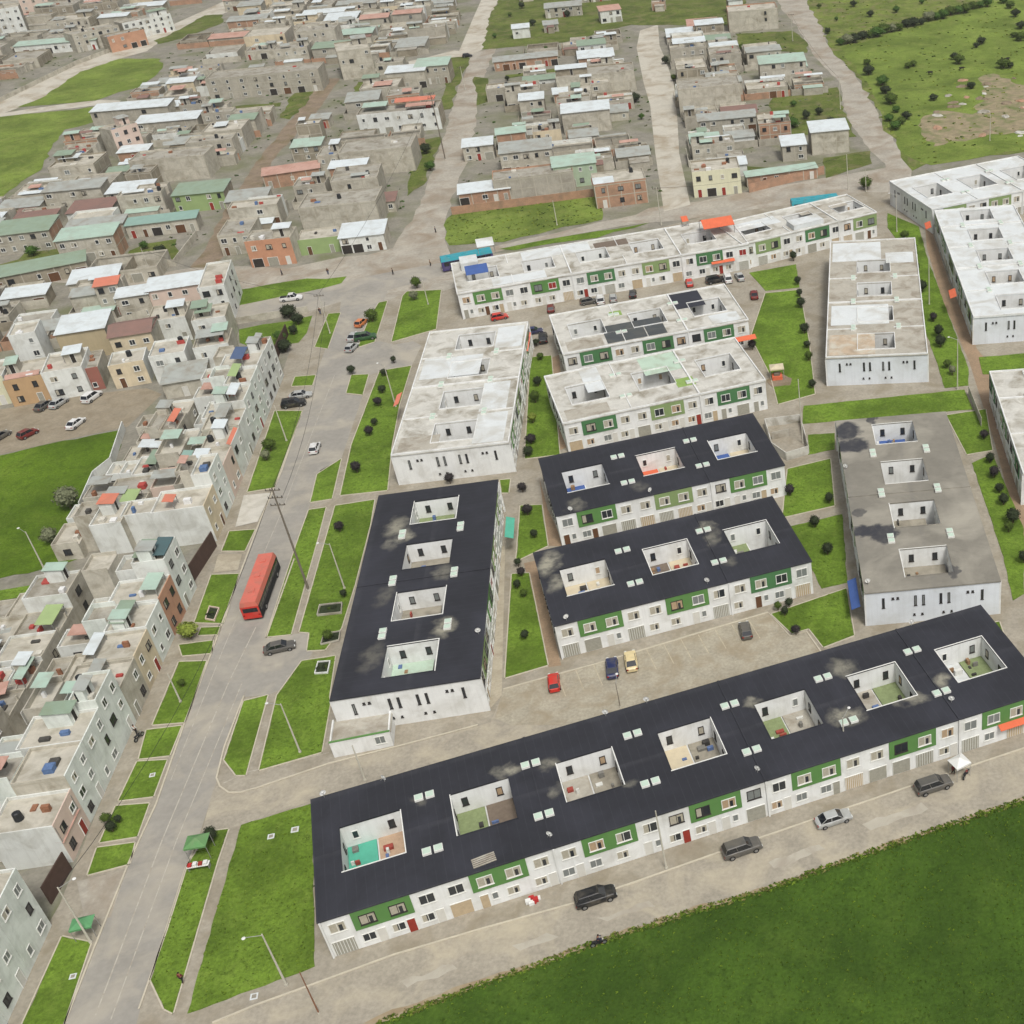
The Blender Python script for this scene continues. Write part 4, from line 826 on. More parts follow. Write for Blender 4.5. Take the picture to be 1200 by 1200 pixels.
row_along((255, 634), (333, 440), 9, [
 dict(h=6.6, d=14, wall=CREAMW, side=PLAST, label='white town house with blank bluish side wall at the end beside the dark gate', rp=[(.1, .55, .35, .2, 'orange', 1.6)], room=False, cl=1, step=(.6, [(1, .9)])),
 dict(h=8.8, d=7, wall=MINT, side=PLAST, label='tall mint town house with blue shop sign by the avenue footpath'),
 dict(h=6.2, d=13, wall=PINKW, side=BLK[1], label='salmon fronted town house between the tall mint one and the red awning', rp=[(.1, .3, .5, .3, 'white', 2.0), (.1, .65, .5, .2, 'teal', 2.0)]),
 dict(h=6.4, d=13, wall=PLAST, side=BLK[1], label='white town house with tilted red panel above its front', rp=[(0, .02, .9, .12, 'orange', .5)]),
 dict(h=6.6, d=12, wall=PLAST, side=BLK[1], label='white town house with flat beige roof and open white shelter', rp=[(.1, .3, .8, .3, 'grey', 2.1)]),
 dict(h=8.2, d=11, wall=MINT, side=PLAST, label='three storey mint town house opposite the parked pair of cars', rp=[(.0, .2, .7, .3, 'white', 1.8)]),
 dict(h=8.6, d=12, wall=MINT, side=PLAST, label='mint town house with a pale green rooftop shelter near the parked pair', rp=[(.1, .5, .8, .3, 'lime', 1.6)]),
 dict(h=8.8, d=12, wall=PLAST, side=PLAST, label='white town house under a dark blue rooftop sheet', rp=[(.1, .35, .8, .3, 'blue', 1.8)]),
 dict(h=8.6, d=10, wall=PLAST, side=BLK[0], label='last white town house at the north end near the brown scrub', rp=[(.1, .3, .8, .3, 'grey', 1.6)])], gA)
row_along((86, 1010), (231, 688), 9, [
 dict(h=5.8, d=15, wall=PINKW, side=PLAST, label='low salmon fronted town house with pink porch at the south end', rp=[(0, -.02, .9, .12, 'salmon', -2.5)], cl=2),
 dict(h=7.8, d=15, wall=MINT, side=BLK[1], label='mint town house with large blank block wall facing the camera'),
 dict(h=7.8, d=13, wall=MINT, side=PLAST, label='mint town house with a brown panel and brown rug on its roof', rc='rust'),
 dict(h=9.0, d=9, wall=MINT, side=MINT, label='tall mint town house with a dark opening in its roof terrace'),
 dict(h=5.8, d=14, wall=BLK[1], side=BLK[0], label='unplastered grey fronted town house between two mint ones', rp=[(.1, .4, .8, .2, 'grey', 1.4)]),
 dict(h=6.0, d=14, wall=CREAMW, side=BLK[1], label='cream fronted town house with brown windows', rp=[(.1, .75, .8, .2, 'white', 1.2)]),
 dict(h=6.4, d=14, wall=MINT, side=PLAST, label='mint town house with a bright green rooftop sheet', rp=[(.0, .45, .9, .35, 'green', 1.5)]),
 dict(h=6.6, d=12, wall=ORANW, side=PLAST, label='orange fronted town house with a small round window', rp=[(.2, .05, .7, .3, 'mint', 1.4)]),
 dict(h=9.4, d=12, wall=MINT, side=PLAST, label='tallest mint town house beside the dark brown gate, green and teal sheets on top', rp=[(.1, .0, .8, .45, 'dteal', .8), (.1, .5, .8, .45, 'green', .8)])], gA)
row_along((-20, 1262), (61, 1084), 3, [
 dict(h=9.2, d=14, wall=MINT, side=PLAST, label='mint corner house in the bottom left corner, nearest the camera'),
 dict(h=9.2, d=14, wall=MINT, side=PLAST, label='mint corner house with beige panel at the bottom left'),
 dict(h=9.4, d=14, wall=MINT, side=PLAST, label='mint corner house with blank gable facing the side lane')], gA)
# rear rows behind them
def back_row(p0, p1, off, n, hs, dps, labels, rcs, grp, sides=None):
    A, B = G(*p0), G(*p1); d = (B - A).normalized(); nn = Vector((-d.y, d.x)); A = A + nn * off; L = (B - A + nn * off).length; wn = L / n
    for i in range(n):
        a = A + d * (wn * i)
        house((a.x, a.y), math.atan2(d.y, d.x), wn - .05, dps[i % len(dps)], hs[i % len(hs)], BLK[1], (sides or [PLAST, BLK[1], PLAST])[i % 3], 'slab' if i % 3 else 'pale', labels[i],
              seed=90 + i + int(off), group=grp, roofcol=rcs[i % len(rcs)], clutter=2, rpanel=[(.1, .1, .8, .35, rcs[i % len(rcs)], 1.7)] if i % 2 else None, name='rear_house', facade=1, step=STEPS[(i * 3 + 1) % 5])
bl = ['rear house with salmon and white corner roof beside the big field', 'low walled rear house south of the round grey tree', 'rear house with a lime green sheet near the field edge', 'rear house with open walled yard near the field edge', 'rear house with dark green ribbed sheet', 'rear house with white and orange lean-to roofs', 'rear house with a wide orange sheet roof facing the dusty street', 'rear house joining the grey shed by the dusty street']
back_row((255, 634), (322, 482), 13.4, 7, [5.6, 3.2, 3, 3.4, 3, 4.8, 4.4], [12, 12.5, 12, 10, 9, 8, 10], bl, ['orange', 'lime', 'grey', 'green', 'mint', 'orange', 'white'], 'rear houses by the big field', [PLAST, BLK[0], BLK[1]])
bl2 = [f'rear house behind the lower town houses, {ord_[i + 1]} from south, {c}' for i, c in enumerate(['white roof', 'brown patched roof', 'white washed terrace', 'dark red shed', 'white sheets', 'grey yard walls', 'pink laundry', 'beige slab roof', 'broad beige terrace'])]
back_row((86, 1010), (231, 688), 15.4, 9, [5.6, 5.8, 3.4, 5.4, 3.2, 3, 3.6, 3.0, 5.6], [10, 12, 9, 11, 10, 8, 12, 11, 13], bl2, ['white', 'grey', 'white', 'rust', 'white', 'mint', 'teal', 'lime', 'white'], 'rear houses behind the lower town houses')
bl3 = [f'inner lot house, {ord_[i + 1]} from the south, {c}' for i, c in enumerate(['white wall', 'pale wall', 'brown trim', 'white gable', 'wide mint roof', 'pale mint roof', 'teal clutter'])]
back_row((86, 1010), (205, 740), 28, 7, [5.8, 5.6, 5.4, 6.2, 3.8, 3.6, 3.2], [12, 13, 11, 12, 13, 12, 10], bl3, ['white', 'white', 'rust', 'white', 'mint', 'mint', 'teal'], 'inner lot houses at the left edge')
back_row((-20, 1262), (61, 1084), 14.5, 3, [5, 3, 6], [12], ['low roof behind the bottom left corner house', 'rear lot wing at the lower left edge', 'white rear wing beside the side lane'], ['white', 'grey', 'white'], 'rear wings of the corner houses')
# ------- houses on the dusty street (fronts facing the camera)
def H(px, w, d, h, wall, side, roof, label, th=None, **k):
    p = G(*px); HCOUNT[0] += 1
    return house((p.x, p.y), R(th if th is not None else 14), w, d, h, wall, side, roof, label, seed=HCOUNT[0] + 200, **k)
gS = 'houses on the dusty street'
H((-26, 480), 6.8, 9, 5.8, YELL, PLAST, 'pale', 'pale yellow house at the left edge of the dusty street', th=17, group=gS)
H((17, 477), 7.2, 9, 5.4, OCHRE, BLK[1], 'pale', 'ochre house between the yellow and the white one', th=17, group=gS, rpanel=[(0, .1, .9, .2, 'salmon', .3)])
H((62, 470), 7.6, 10, 5.9, PLAST, PLAST, 'pale', 'white two storey house with a mint roof tent on the dusty street', th=17, group=gS, rpanel=[(.5, .4, .4, .3, 'mint', 1.8)])
H((30, 440), 5.2, 7, 8.8, PLAST, PLAST, 'pale', 'white tower room rising behind the ochre house', th=17, group=gS, room=False)
H((104, 459), 3.4, 9, 4.6, REDW, BLK[1], 'slab', 'narrow red house between white and cream ones', th=17, group=gS, room=False, facade=1)
H((137, 456), 6.8, 7, 4.8, CREAMW, PLAST, 'pale', 'cream house with a projecting porch on the dusty street', th=17, group=gS, room=False)
H((140, 428), 8.4, 8, 6.0, CREAMW, BLK[1], 'gable', 'house under a large rust brown gabled roof', th=14, group=gS, roofcol='rust')
H((78, 424), 9.8, 9, 6.4, mat('tan wall', (176, 162, 132), .08, .5, streak=.25), BLK[1], 'sheet', 'tan blank walled house with broad white sheet roof', th=14, group=gS, openings=0)
H((124, 372), 5, 4, 7.6, BLK[1], BLK[1], 'sheet', 'small tower house capped with a bright orange roof', th=14, group=gS, roofcol='orange')
H((146, 378), 7, 5, 6.0, BLK[1], BLK[1], 'sheet', 'grey house with white roof right of the orange cap', th=14, group=gS)
H((186, 450), 7, 8, 5.8, PLAST, PLAST, 'pale', 'white house with steep side at the end of the dusty street', th=14, group=gS)
H((196, 468), 8, 8, 3.4, BLK[1], BLK[0], 'sheet', 'grey gabled shed at the end of the dusty street', th=14, group=gS, roofcol='grey')
H((182, 405), 8, 9, 5.2, PLAST, BLK[1], 'pale', 'white house with white roof tanks near the crossing', th=14, group=gS, tank=True)
H((182, 372), 13, 7, 6.4, PINKW, BLK[1], 'sheet', 'house with a row of white roof boxes near the crossing', th=14, group=gS)
H((246, 378), 5.6, 16, 8.0, PLAST, PLAST, 'pale', 'tall white house with curved side wall facing the scrub lot', th=14, group=gS, room=False, winside=3)
H((236, 410), 7, 8, 6.4, PLAST, BLK[1], 'pale', 'white house with small green shed roof west of the scrub lot', th=14, group=gS, rpanel=[(.1, .2, .5, .5, 'green', 1.4)])
H((238, 442), 7, 8, 6.2, PLAST, BLK[1], 'pale', 'white house beneath the grey ribbed roof near the scrub lot', th=14, group=gS, rpanel=[(.1, .2, .8, .5, 'grey', 1.8)])
# ------- landmark houses of the distant settlement
gF = 'block houses of the distant settlement'
FOOT = []
def HF(px, w, d, h, wall, roof, label, rc='grey', th=8, **k):
    p = G(*px); t = R(th); c = Vector((math.cos(t), math.sin(t))); n = Vector((-c.y, c.x)); q = p + c * w / 2 + n * d / 2; FOOT.append((q.x, q.y, w / 2 + .4, d / 2 + .4))
    return H(px, w, d, h, wall, k.pop('side', rr_(BLK, px)), roof, label, th=th, roofcol=rc, group=gF, **k)
def rr_(l, px): return l[int(px[0] + px[1]) % len(l)]
HF((-8, 344), 22, 7, 3.6, BLK[2], 'sheet', 'long green roofed open shed at the left edge below the crossing', 'green', th=24)
HF((85, 348), 11, 8, 3.2, BLK[1], 'sheet', 'white tilted sheet roof beside the green shed', 'white', th=14)
HF((104, 338), 17, 12, 3.0, BLK[1], 'open', 'roofless beige walled lot with two square openings', th=10)
HF((75, 310), 14, 8, 6.2, BLK[1], 'sheet', 'two storey house with a mint and terracotta roof', 'mint', th=10, side=BRICK)
HF((152, 280), 18, 5, 3.6, BLK[1], 'sheet', 'low house with long teal roof', 'teal', th=10)
HF((0, 300), 14, 10, 5.4, BLK[0], 'sheet', 'house at the left edge with green canopy and brick flank', 'green', th=10, side=BRICK)
HF((58, 248), 16, 7, 5.6, BLK[1], 'sheet', 'long grey house with pale roof left of the green and yellow one', 'grey', th=6)
HF((130, 245), 12, 8, 4.4, BLK[1], 'sheet', 'house with bright white roof piece among grey walls', 'white', th=6)
HF((208, 250), 14, 9, 5.0, LIME, 'sheet', 'corner house painted lime green and yellow under a green roof', 'green', th=6)
HF((160, 216), 22, 10, 6.6, BLK[1], 'slab', 'very wide blank grey wall building in the left block', th=4, openings=0)
HF((142, 186), 9, 7, 8.6, PINKW, 'slab', 'pink house with many small windows standing tall in the left block', th=55, facade=3, openings=1)
HF((112, 150), 26, 8, 5.4, BLK[0], 'sheet', 'long shed with a bright white roof beside the sloping field', 'white', th=4, openings=.2)
HF((164, 163), 20, 8, 5.0, BLK[0], 'sheet', 'second long white roofed shed near the sloping field', 'white', th=6, openings=.2)
HF((248, 118), 40, 12, 7.2, BLK[0], 'slab', 'big unfinished concrete hall with a row of dark openings', th=6, facade=8, openings=1)
HF((352, 66), 16, 12, 9.0, BLK[1], 'slab', 'tall square grey building above the earth lane', th=6)
HF((403, 94), 12, 16, 10, BLK[1], 'pale', 'tall pale building with a sloping top near the dirt road', th=20, openings=.3)
HF((424, 160), 26, 10, 6.4, PLAST, 'slab', 'long white house with rows of windows, orange and salmon roof sheets on top', 'orange', th=6, facade=7, openings=1, rpanel=[(.45, .45, .5, .4, 'orange', 2.2), (.05, .4, .3, .5, 'mint', 1.6), (.6, .1, .35, .3, 'salmon', 1.4)])
HF((456, 106), 14, 8, 6.0, BLK[1], 'sheet', 'house with a bright white front roof near the grassy verge', 'white', th=4, openings=.2)
HF((490, 100), 12, 10, 6.4, BLK[0], 'sheet', 'long green roofed house beside the dirt road', 'mint', th=4)
HF((404, 208), 21, 13, 6.8, BLK[1], 'slab', 'very large blank pale block building left of the dirt road', th=6, openings=0, room=False)
HF((378, 208), 6, 10, 6.0, BLK[1], 'slab', 'narrow brick house beside the large blank building', th=6)
HF((312, 222), 16, 6, 4.0, BRICK, 'sheet', 'long house with a salmon and mint roof beside the earth lane', 'salmon', th=16)
HF((345, 190), 9, 7, 4.4, BLK[2], 'sheet', 'house with a mint green roof above the salmon one', 'mint', th=6)
HF((268, 252), 11, 8, 3.6, BLK[0], 'sheet', 'low grey roofed house by the earth lane', 'grey', th=8)
HF((358, 275), 20, 12, 6.8, BLK[1], 'slab', 'broad blank pale building behind the car park houses', th=6, openings=0, room=False)
HF((296, 314), 11, 8, 6.4, mat('orange render', (186, 138, 110), .1, .8, streak=.2), 'slab', 'orange and brick house with dark balconies on the crossing', th=6, facade=3, openings=1, clutter=8)
HF((352, 300), 11, 8, 3.6, LIME, 'pale', 'white roofed house with a green front wall on the crossing', th=8, facade=2)
HF((402, 298), 11, 9, 4.2, PLAST, 'sheet', 'white sheet roofed house left of the dirt road', 'white', th=8)
HF((262, 300), 8, 12, 5.0, BLK[1], 'slab', 'grey house with blank stained side above the crossing', th=8)
HF((540, 242), 14, 7, 3.4, BRICK, 'sheet', 'white sheet roof house at the corner of the overgrown plot', 'white', th=11)
HF((582, 236), 22, 9, 5.4, BLK[0], 'slab', 'wide grey house with brick wall along the overgrown plot', th=11, openings=.1, side=BRICK, room=False)
HF((700, 245), 14, 10, 6.2, BRICK, 'pale', 'three level orange brick house with white sheets at the track corner', 'white', th=11, rpanel=[(.0, .0, .4, .5, 'white', .4)], facade=3, openings=1)
HF((652, 222), 12, 8, 6.2, mat('pale green plaster', (164, 182, 156), .08, .6, streak=.2), 'sheet', 'pale green house with blue awning in the middle block', 'mint', th=11)
HF((590, 206), 15, 9, 6.4, BLK[1], 'sheet', 'grey house with jagged white roof edge in the middle block', 'grey', th=9)
HF((545, 190), 9, 7, 4.4, BLK[1], 'sheet', 'small house with white roof by the dirt road bend', 'white', th=9)
HF((662, 158), 15, 9, 6.6, BLK[1], 'sheet', 'house with a large bright white roof in the middle block', 'white', th=8, openings=.3)
HF((612, 140), 8, 7, 6, BLK[1], 'sheet', 'house with twin white sheet roof', 'white', th=8)
HF((655, 115), 27, 12, 6.4, BLK[1], 'slab', 'very wide beige blank building beside the pale street', th=8, openings=.05)
HF((572, 120), 14, 7, 4.0, BLK[0], 'pale', 'low house with red and white clutter near the dirt road', th=8, clutter=8)
HF((580, 84), 24, 6, 3.4, BRICK, 'sheet', 'long low brick house with white blocks behind the green strip', 'grey', th=10)
HF((602, 46), 7, 6, 4.0, PLAST, 'sheet', 'lone white shed in the grass beside the north road', 'white', th=10)
HF((705, 28), 9, 8, 5.0, PLAST, 'sheet', 'white house with an orange striped roof at the top', 'salmon', th=14)
HF((640, 22), 16, 8, 4.2, BLK[0], 'sheet', 'low grey house with two dark openings at the top middle', 'grey', th=8)
HF((855, 38), 20, 12, 7.4, BLK[1], 'pale', 'tall wide beige house at the top right beside the dirt road', th=5, openings=.2, side=BRICK)
HF((892, 100), 16, 9, 7.0, BLK[1], 'sheet', 'house with a mint roofed gallery beside the right dirt road', 'mint', th=5, openings=.6)
HF((798, 138), 20, 12, 8.6, BLK[1], 'slab', 'big blank beige house beside the pale street', th=6, openings=0)
HF((820, 160), 18, 6, 4.6, BLK[0], 'sheet', 'low galleried house with grey sheet roof before the big beige one', 'grey', th=6)
HF((952, 182), 11, 9, 6.6, BLK[1], 'sheet', 'beige framed house with white blue roof by the right dirt road', 'white', th=5, openings=0)
HF((918, 190), 7, 8, 4.6, BLK[0], 'sheet', 'grey shed with bright white roof left of the framed house', 'white', th=5)
HF((814, 232), 13, 10, 6.6, YELL, 'pale', 'unfinished pale yellow house with dark upper openings at the track', 'mint', th=6, facade=4, openings=1, clutter=8)
HF((876, 220), 20, 3.5, 3.0, BRICK, 'sheet', 'long orange brick shed along the track', 'mint', th=12)
HF((6, 45), 10, 9, 12, PLAST, 'pale', 'tall white house with dark windows at the top left', th=24, facade=3, openings=1)
HF((30, 22), 13, 10, 12, PINKW, 'slab', 'pink five window house at the top left corner', th=8, facade=3, openings=1)
HF((150, 48), 22, 8, 7, PLAST, 'slab', 'white striped building with long dark windows on the hill road', th=48, facade=7, openings=1)
HF((132, 62), 16, 7, 6, ORANW, 'slab', 'orange walled house on the hill road', th=48, facade=4)
HF((92, 62), 20, 9, 7, BLK[1], 'slab', 'grey house with window rows on the hill road', th=48, facade=6, openings=1)
HF((20, 66), 34, 7, 4, PLAST, 'sheet', 'long mint and red roofed building at the top left', 'mint', th=6)
HF((265, 14), 16, 9, 5, BLK[1], 'sheet', 'house with an orange tiled roof near the top left', 'salmon', th=6)
HF((62, 5), 30, 7, 5, BLK[1], 'sheet', 'long white ribbed roof at the very top left', 'white', th=4)
HF((118, 32), 13, 6, 4, BLK[0], 'sheet', 'low house with a white roof beside the grass slope', 'white', th=6)
# ------- the rest of the settlement, lot by lot
def inpoly(x, y, P):
    c = False; n = len(P)
    for i in range(n):
        x0, y0 = P[i]; x1, y1 = P[(i + 1) % n]
        if (y0 > y) != (y1 > y) and x < (x1 - x0) * (y - y0) / (y1 - y0) + x0: c = not c
    return c
NOGO = [[tuple(G(*p)) for p in L] for L in GREENS[2:]]
BLOCKS = [
 ('left block', 7, [(192, 82), (378, 88), (350, 130), (322, 160), (276, 225), (250, 262), (220, 308), (148, 308), (20, 305), (-90, 312), (-90, 250), (8, 236), (52, 200), (66, 172), (110, 150), (142, 127), (172, 102)], 13.5, 12.5),
 ('lane block', 7, [(400, 93), (500, 72), (512, 130), (477, 232), (456, 285), (425, 297), (266, 300), (268, 264), (306, 226), (342, 166), (374, 132)], 13.5, 13),
 ('upper left block', 6, [(262, 18), (300, -14), (560, -14), (536, 56), (498, 64), (392, 86), (200, 78), (192, 66), (206, 54), (264, 36)], 17, 17),
 ('hill road block', 7, [(-80, 150), (-120, 30), (60, -30), (280, -30), (240, 8), (140, 50), (90, 71), (40, 96), (0, 112)], 19, 17),
 ('middle block', 9, [(584, 64), (735, 36), (747, 56), (762, 125), (776, 246), (700, 255), (698, 226), (532, 248), (528, 240), (552, 190), (562, 140), (577, 90)], 12.5, 12.5),
 ('right block', 7, [(778, 36), (900, 4), (930, 44), (944, 72), (984, 112), (985, 160), (1010, 190), (960, 205), (872, 216), (812, 234), (798, 150), (784, 70)], 13.5, 13),
 ('crossing block', 12, [(-200, 335), (0, 336), (170, 346), (268, 352), (262, 372), (176, 372), (60, 420), (-200, 470)], 13, 12),
 ('left edge block', 12, [(-220, 760), (-60, 745), (-20, 745), (40, 700), (40, 1000), (-260, 1100)], 13, 12)]
NFILL = [0]; PLACED = []
YARDW = []
for (bn, thd, P, lw, ld) in BLOCKS:
    W = [tuple(G(*p)) for p in P]; th = R(thd); cx = sum(p[0] for p in W) / len(W); cy = sum(p[1] for p in W) / len(W)
    ca, sa = math.cos(th), math.sin(th); rr = random.Random(len(bn) * 13)
    loc = [((p[0] - cx) * ca + (p[1] - cy) * sa, -(p[0] - cx) * sa + (p[1] - cy) * ca) for p in W]
    y = min(q[1] for q in loc) + 2; row = 0
    while y < max(q[1] for q in loc) - 5:
        row += 1; x = min(q[0] for q in loc) + rr.uniform(0, 4); col = 0
        while x < max(q[0] for q in loc) - 5:
            lwx = lw * rr.uniform(.75, 1.25); w_ = lwx * rr.uniform(.74, 1.0); d_ = ld * rr.uniform(.72, .98); mx, my = x + lwx / 2, y + ld / 2
            wx, wy = cx + mx * ca - my * sa, cy + mx * sa + my * ca
            ok = all(inpoly(cx + (mx + a) * ca - (my + c) * sa, cy + (mx + a) * sa + (my + c) * ca, W) for a, c in ((-w_ / 2, -d_ / 2), (w_ / 2, -d_ / 2), (w_ / 2, d_ / 2), (-w_ / 2, d_ / 2)))
            ok = ok and not any(inpoly(wx, wy, N_) for N_ in NOGO)
            ok = ok and not any(abs(wx - f[0]) < f[2] + w_ * .42 and abs(wy - f[1]) < f[3] + d_ * .42 for f in FOOT)
            x += lwx
            if not ok: continue
            if rr.random() < .06: continue
            col += 1
            k = rr.random(); h_ = rr.choice([2.8, 3.0, 3.2, 3.4, 5.4, 5.8, 6.2]); roof = 'sheet' if k < .3 else 'slab' if k < .74 else 'pale' if k < .86 else 'open'
            if roof == 'open': h_ = 2.6
            rc = rr.choice(['white', 'grey', 'grey', 'grey', 'mint', 'white', 'grey', 'grey', 'salmon', 'white', 'grey', 'grey', 'green', 'grey', 'rust', 'white'])
            wl = rr.choice([BLK[0], BLK[1], BLK[2], BLK[1], BLK[0], BRICK, PLAST, BLK[2], BLK[1], BLK[1], BLK[0], CREAMW])
            wn = {'grey block wall': 'grey', 'pale block wall': 'beige', 'brown block wall': 'drab', 'brick wall': 'brick', 'white plaster': 'whitewashed', 'cream plaster': 'cream'}[wl.name]
            rn = {'sheet': rc.replace('rust', 'rusty') + ' sheet roofed', 'slab': 'bare slab roofed', 'pale': 'pale slab roofed', 'open': 'roofless'}[roof]
            ox, oy = mx - w_ / 2, my - d_ / 2; hx, hy = cx + ox * ca - oy * sa, cy + ox * sa + oy * ca
            NFILL[0] += 1; PLACED.append((wx, wy, w_ / 2, d_ / 2))
            lb = f"{'two storey' if h_ > 5 else 'low'} {wn} {rn} house, {NW(col)} from left, {NW(row)} row, {bn}"
            house((hx, hy), th + R(rr.uniform(-2, 2)), w_, d_, h_, wl, rr.choice(BLK), roof, lb, seed=NFILL[0] + 500, group=gF, roofcol=rc, clutter=3 if wy < 480 else 1, openings=.5, lean=True, step=rr.choice([(.6, [(1, 2.8)]), (.55, [(.5, 0.3), (.5, 3)]), (.5, [(1, -.4)]), None, (.45, [(.5, 2.4), (.5, .2)])]))
            if rr.random() < .8: YARDW.append((cx, cy, ca, sa, mx, my, lwx, ld, w_, d_, th, bn, row, col))
        y += ld

rr = random.Random(77); extra = []; FT = [(f[0], f[1], f[2] - .4, f[3] - .4) for f in FOOT]
areas = []
for (bn, thd, P, lw, ld) in BLOCKS[:6] + [('top grass block', 8, [(596, -12), (905, -25), (884, 26), (742, 28), (655, 48), (598, 52)], 12, 12)]:
    W = [tuple(G(*p)) for p in P]; areas.append((bn, R(thd), W, min(p[0] for p in W), max(p[0] for p in W), min(p[1] for p in W), max(p[1] for p in W)))
tries = 0; seq = {}
while tries < 9000 and NFILL[0] + len(FOOT) < 299:
    tries += 1; bn, th, W, x0, x1, y0, y1 = areas[tries % 7 if tries % 3 else 0]; x, y = rr.uniform(x0, x1), rr.uniform(y0, y1); w_, d_ = rr.uniform(6, 11), rr.uniform(5.5, 8.5); ca, sa = math.cos(th), math.sin(th)
    if not all(inpoly(x + a * ca - c * sa, y + a * sa + c * ca, W) for a in (-w_ / 2, w_ / 2) for c in (-d_ / 2, d_ / 2)): continue
    if any(inpoly(x, y, N_) for N_ in (NOGO if bn != 'top grass block' else [])) or any(abs(x - f[0]) < f[2] + w_ * .47 and abs(y - f[1]) < f[3] + d_ * .47 for f in FT + PLACED): continue
    PLACED.append((x, y, w_ / 2, d_ / 2)); extra.append((y, x, w_, d_, th, bn)); NFILL[0] += 1
for (y, x, w_, d_, th, bn) in sorted(extra):
    seq[bn] = seq.get(bn, 0) + 1; ca, sa = math.cos(th), math.sin(th); hx, hy = x - w_ / 2 * ca + d_ / 2 * sa, y - w_ / 2 * sa - d_ / 2 * ca; h_ = rr.choice([2.7, 3, 3.2, 5.4, 5.8]); wl = rr.choice(BLK + BLK + [PLAST, BRICK]); roof = rr.choice(['slab', 'slab', 'sheet', 'pale']); rc = rr.choice(['white', 'grey', 'grey', 'mint', 'white', 'rust'])
    house((hx, hy), th + R(rr.uniform(-5, 5)), w_, d_, h_, wl, rr.choice(BLK), roof, f"small {'tall' if h_ > 5 else 'low'} {roof.replace('sheet', rc + ' sheet')} roofed infill house, {NW(seq[bn])} from the front, {bn}", seed=NFILL[0] * 3 + seq[bn] + 2000, group=gF, roofcol=rc, clutter=2, openings=.5, lean=True)
print('filler houses', NFILL[0], 'landmark', len(FOOT), 'infill', len(extra))
open('/tmp/count.txt', 'w').write(str((NFILL[0], len(FOOT), len(extra)))) if False else None
# yard walls between lots
for (cx, cy, ca, sa, mx, my, lwx, ld, w_, d_, th, bn, row, col) in YARDW:
    x0, y0 = mx - lwx / 2, my - ld / 2; ox, oy = cx + x0 * ca - y0 * sa, cy + x0 * sa + y0 * ca
    b = MB(); m_ = random.Random(row * 31 + col).choice(BLK + [BRICK])
    b.box(0, .0, 0, lwx - .3, .16, 2.1, m_); b.box(0, .16, 0, .16, ld - 1, 2.1, m_)
    o = b.build('yard_wall'); o.location = (ox, oy, 0); o.rotation_euler[2] = th
    tag(o, f'low yard wall, {NW(col)} house from left, {NW(row)} row, {bn}', 'wall', 'yard walls of the distant settlement')
# ---------------------------------------------------------------- vehicles
def paint(nm, c, rough=.35): return mat(nm, c, .04, 1, rough=rough, spec=.5, dirt=(120, 112, 98), dirt_amt=.25, dirt_scale=.8)
P_WHITE = paint('white car paint', (214, 214, 212)); P_BLACK = paint('black car paint', (26, 27, 30)); P_GREY = paint('grey car paint', (88, 86, 82)); P_SILV = paint('silver car paint', (168, 170, 168))
P_RED = paint('red car paint', (196, 48, 38)); P_NAVY = paint('navy car paint', (34, 42, 84)); P_CREAM = paint('cream car paint', (214, 196, 150)); P_MAR = paint('maroon car paint', (110, 36, 34)); P_ORG = paint('orange car paint', (206, 122, 72)); P_DGREEN = paint('dark green paint', (48, 84, 50))
P_BUSR = paint('bus red paint', (198, 104, 88), .7); P_TEALB = paint('teal bus paint', (44, 150, 164), .5); P_PURP = paint('purple bus paint', (66, 58, 110), .5)
CGLASS = mat('car glass', (24, 28, 34), .1, 2, rough=.08, spec=.7); TYRE = mat('tyre rubber', (30, 30, 30), .1, 2); RIM = mat('wheel rim', (150, 150, 150), .05, 2, rough=.4, metal=.6)
LAMPW = mat('headlamp glass', (206, 208, 204), .03, 2, rough=.2); LAMPR = mat('tail lamp', (140, 24, 20), .05, 2, rough=.3); PLASTB = mat('black plastic', (40, 40, 42), .1, 2)
CM = {}
TYPES = {  # L, W, H, profile of the shell (x fraction from the rear, z), cabin sill x0,x1 and roof x0,x1 as fractions
 'sedan': (4.45, 1.74, 1.45, [(0, .78), (.04, .92), (.2, .96), (.35, .92), (.68, .9), (.9, .8), (.97, .66), (1, .5)], (.1, .74), (.26, .6)),
 'hatch': (3.85, 1.66, 1.48, [(0, .8), (.03, .95), (.2, .94), (.7, .92), (.9, .82), (.97, .66), (1, .5)], (.02, .76), (.12, .58)),
 'suv': (4.7, 1.86, 1.74, [(0, .95), (.03, 1.08), (.2, 1.08), (.72, 1.06), (.92, .98), (.98, .8), (1, .6)], (.02, .75), (.09, .6)),
 'pickup': (5.1, 1.82, 1.7, [(0, 1.0), (.02, 1.04), (.36, 1.04), (.74, 1.02), (.93, .94), (.98, .78), (1, .6)], (.36, .76), (.42, .64))}
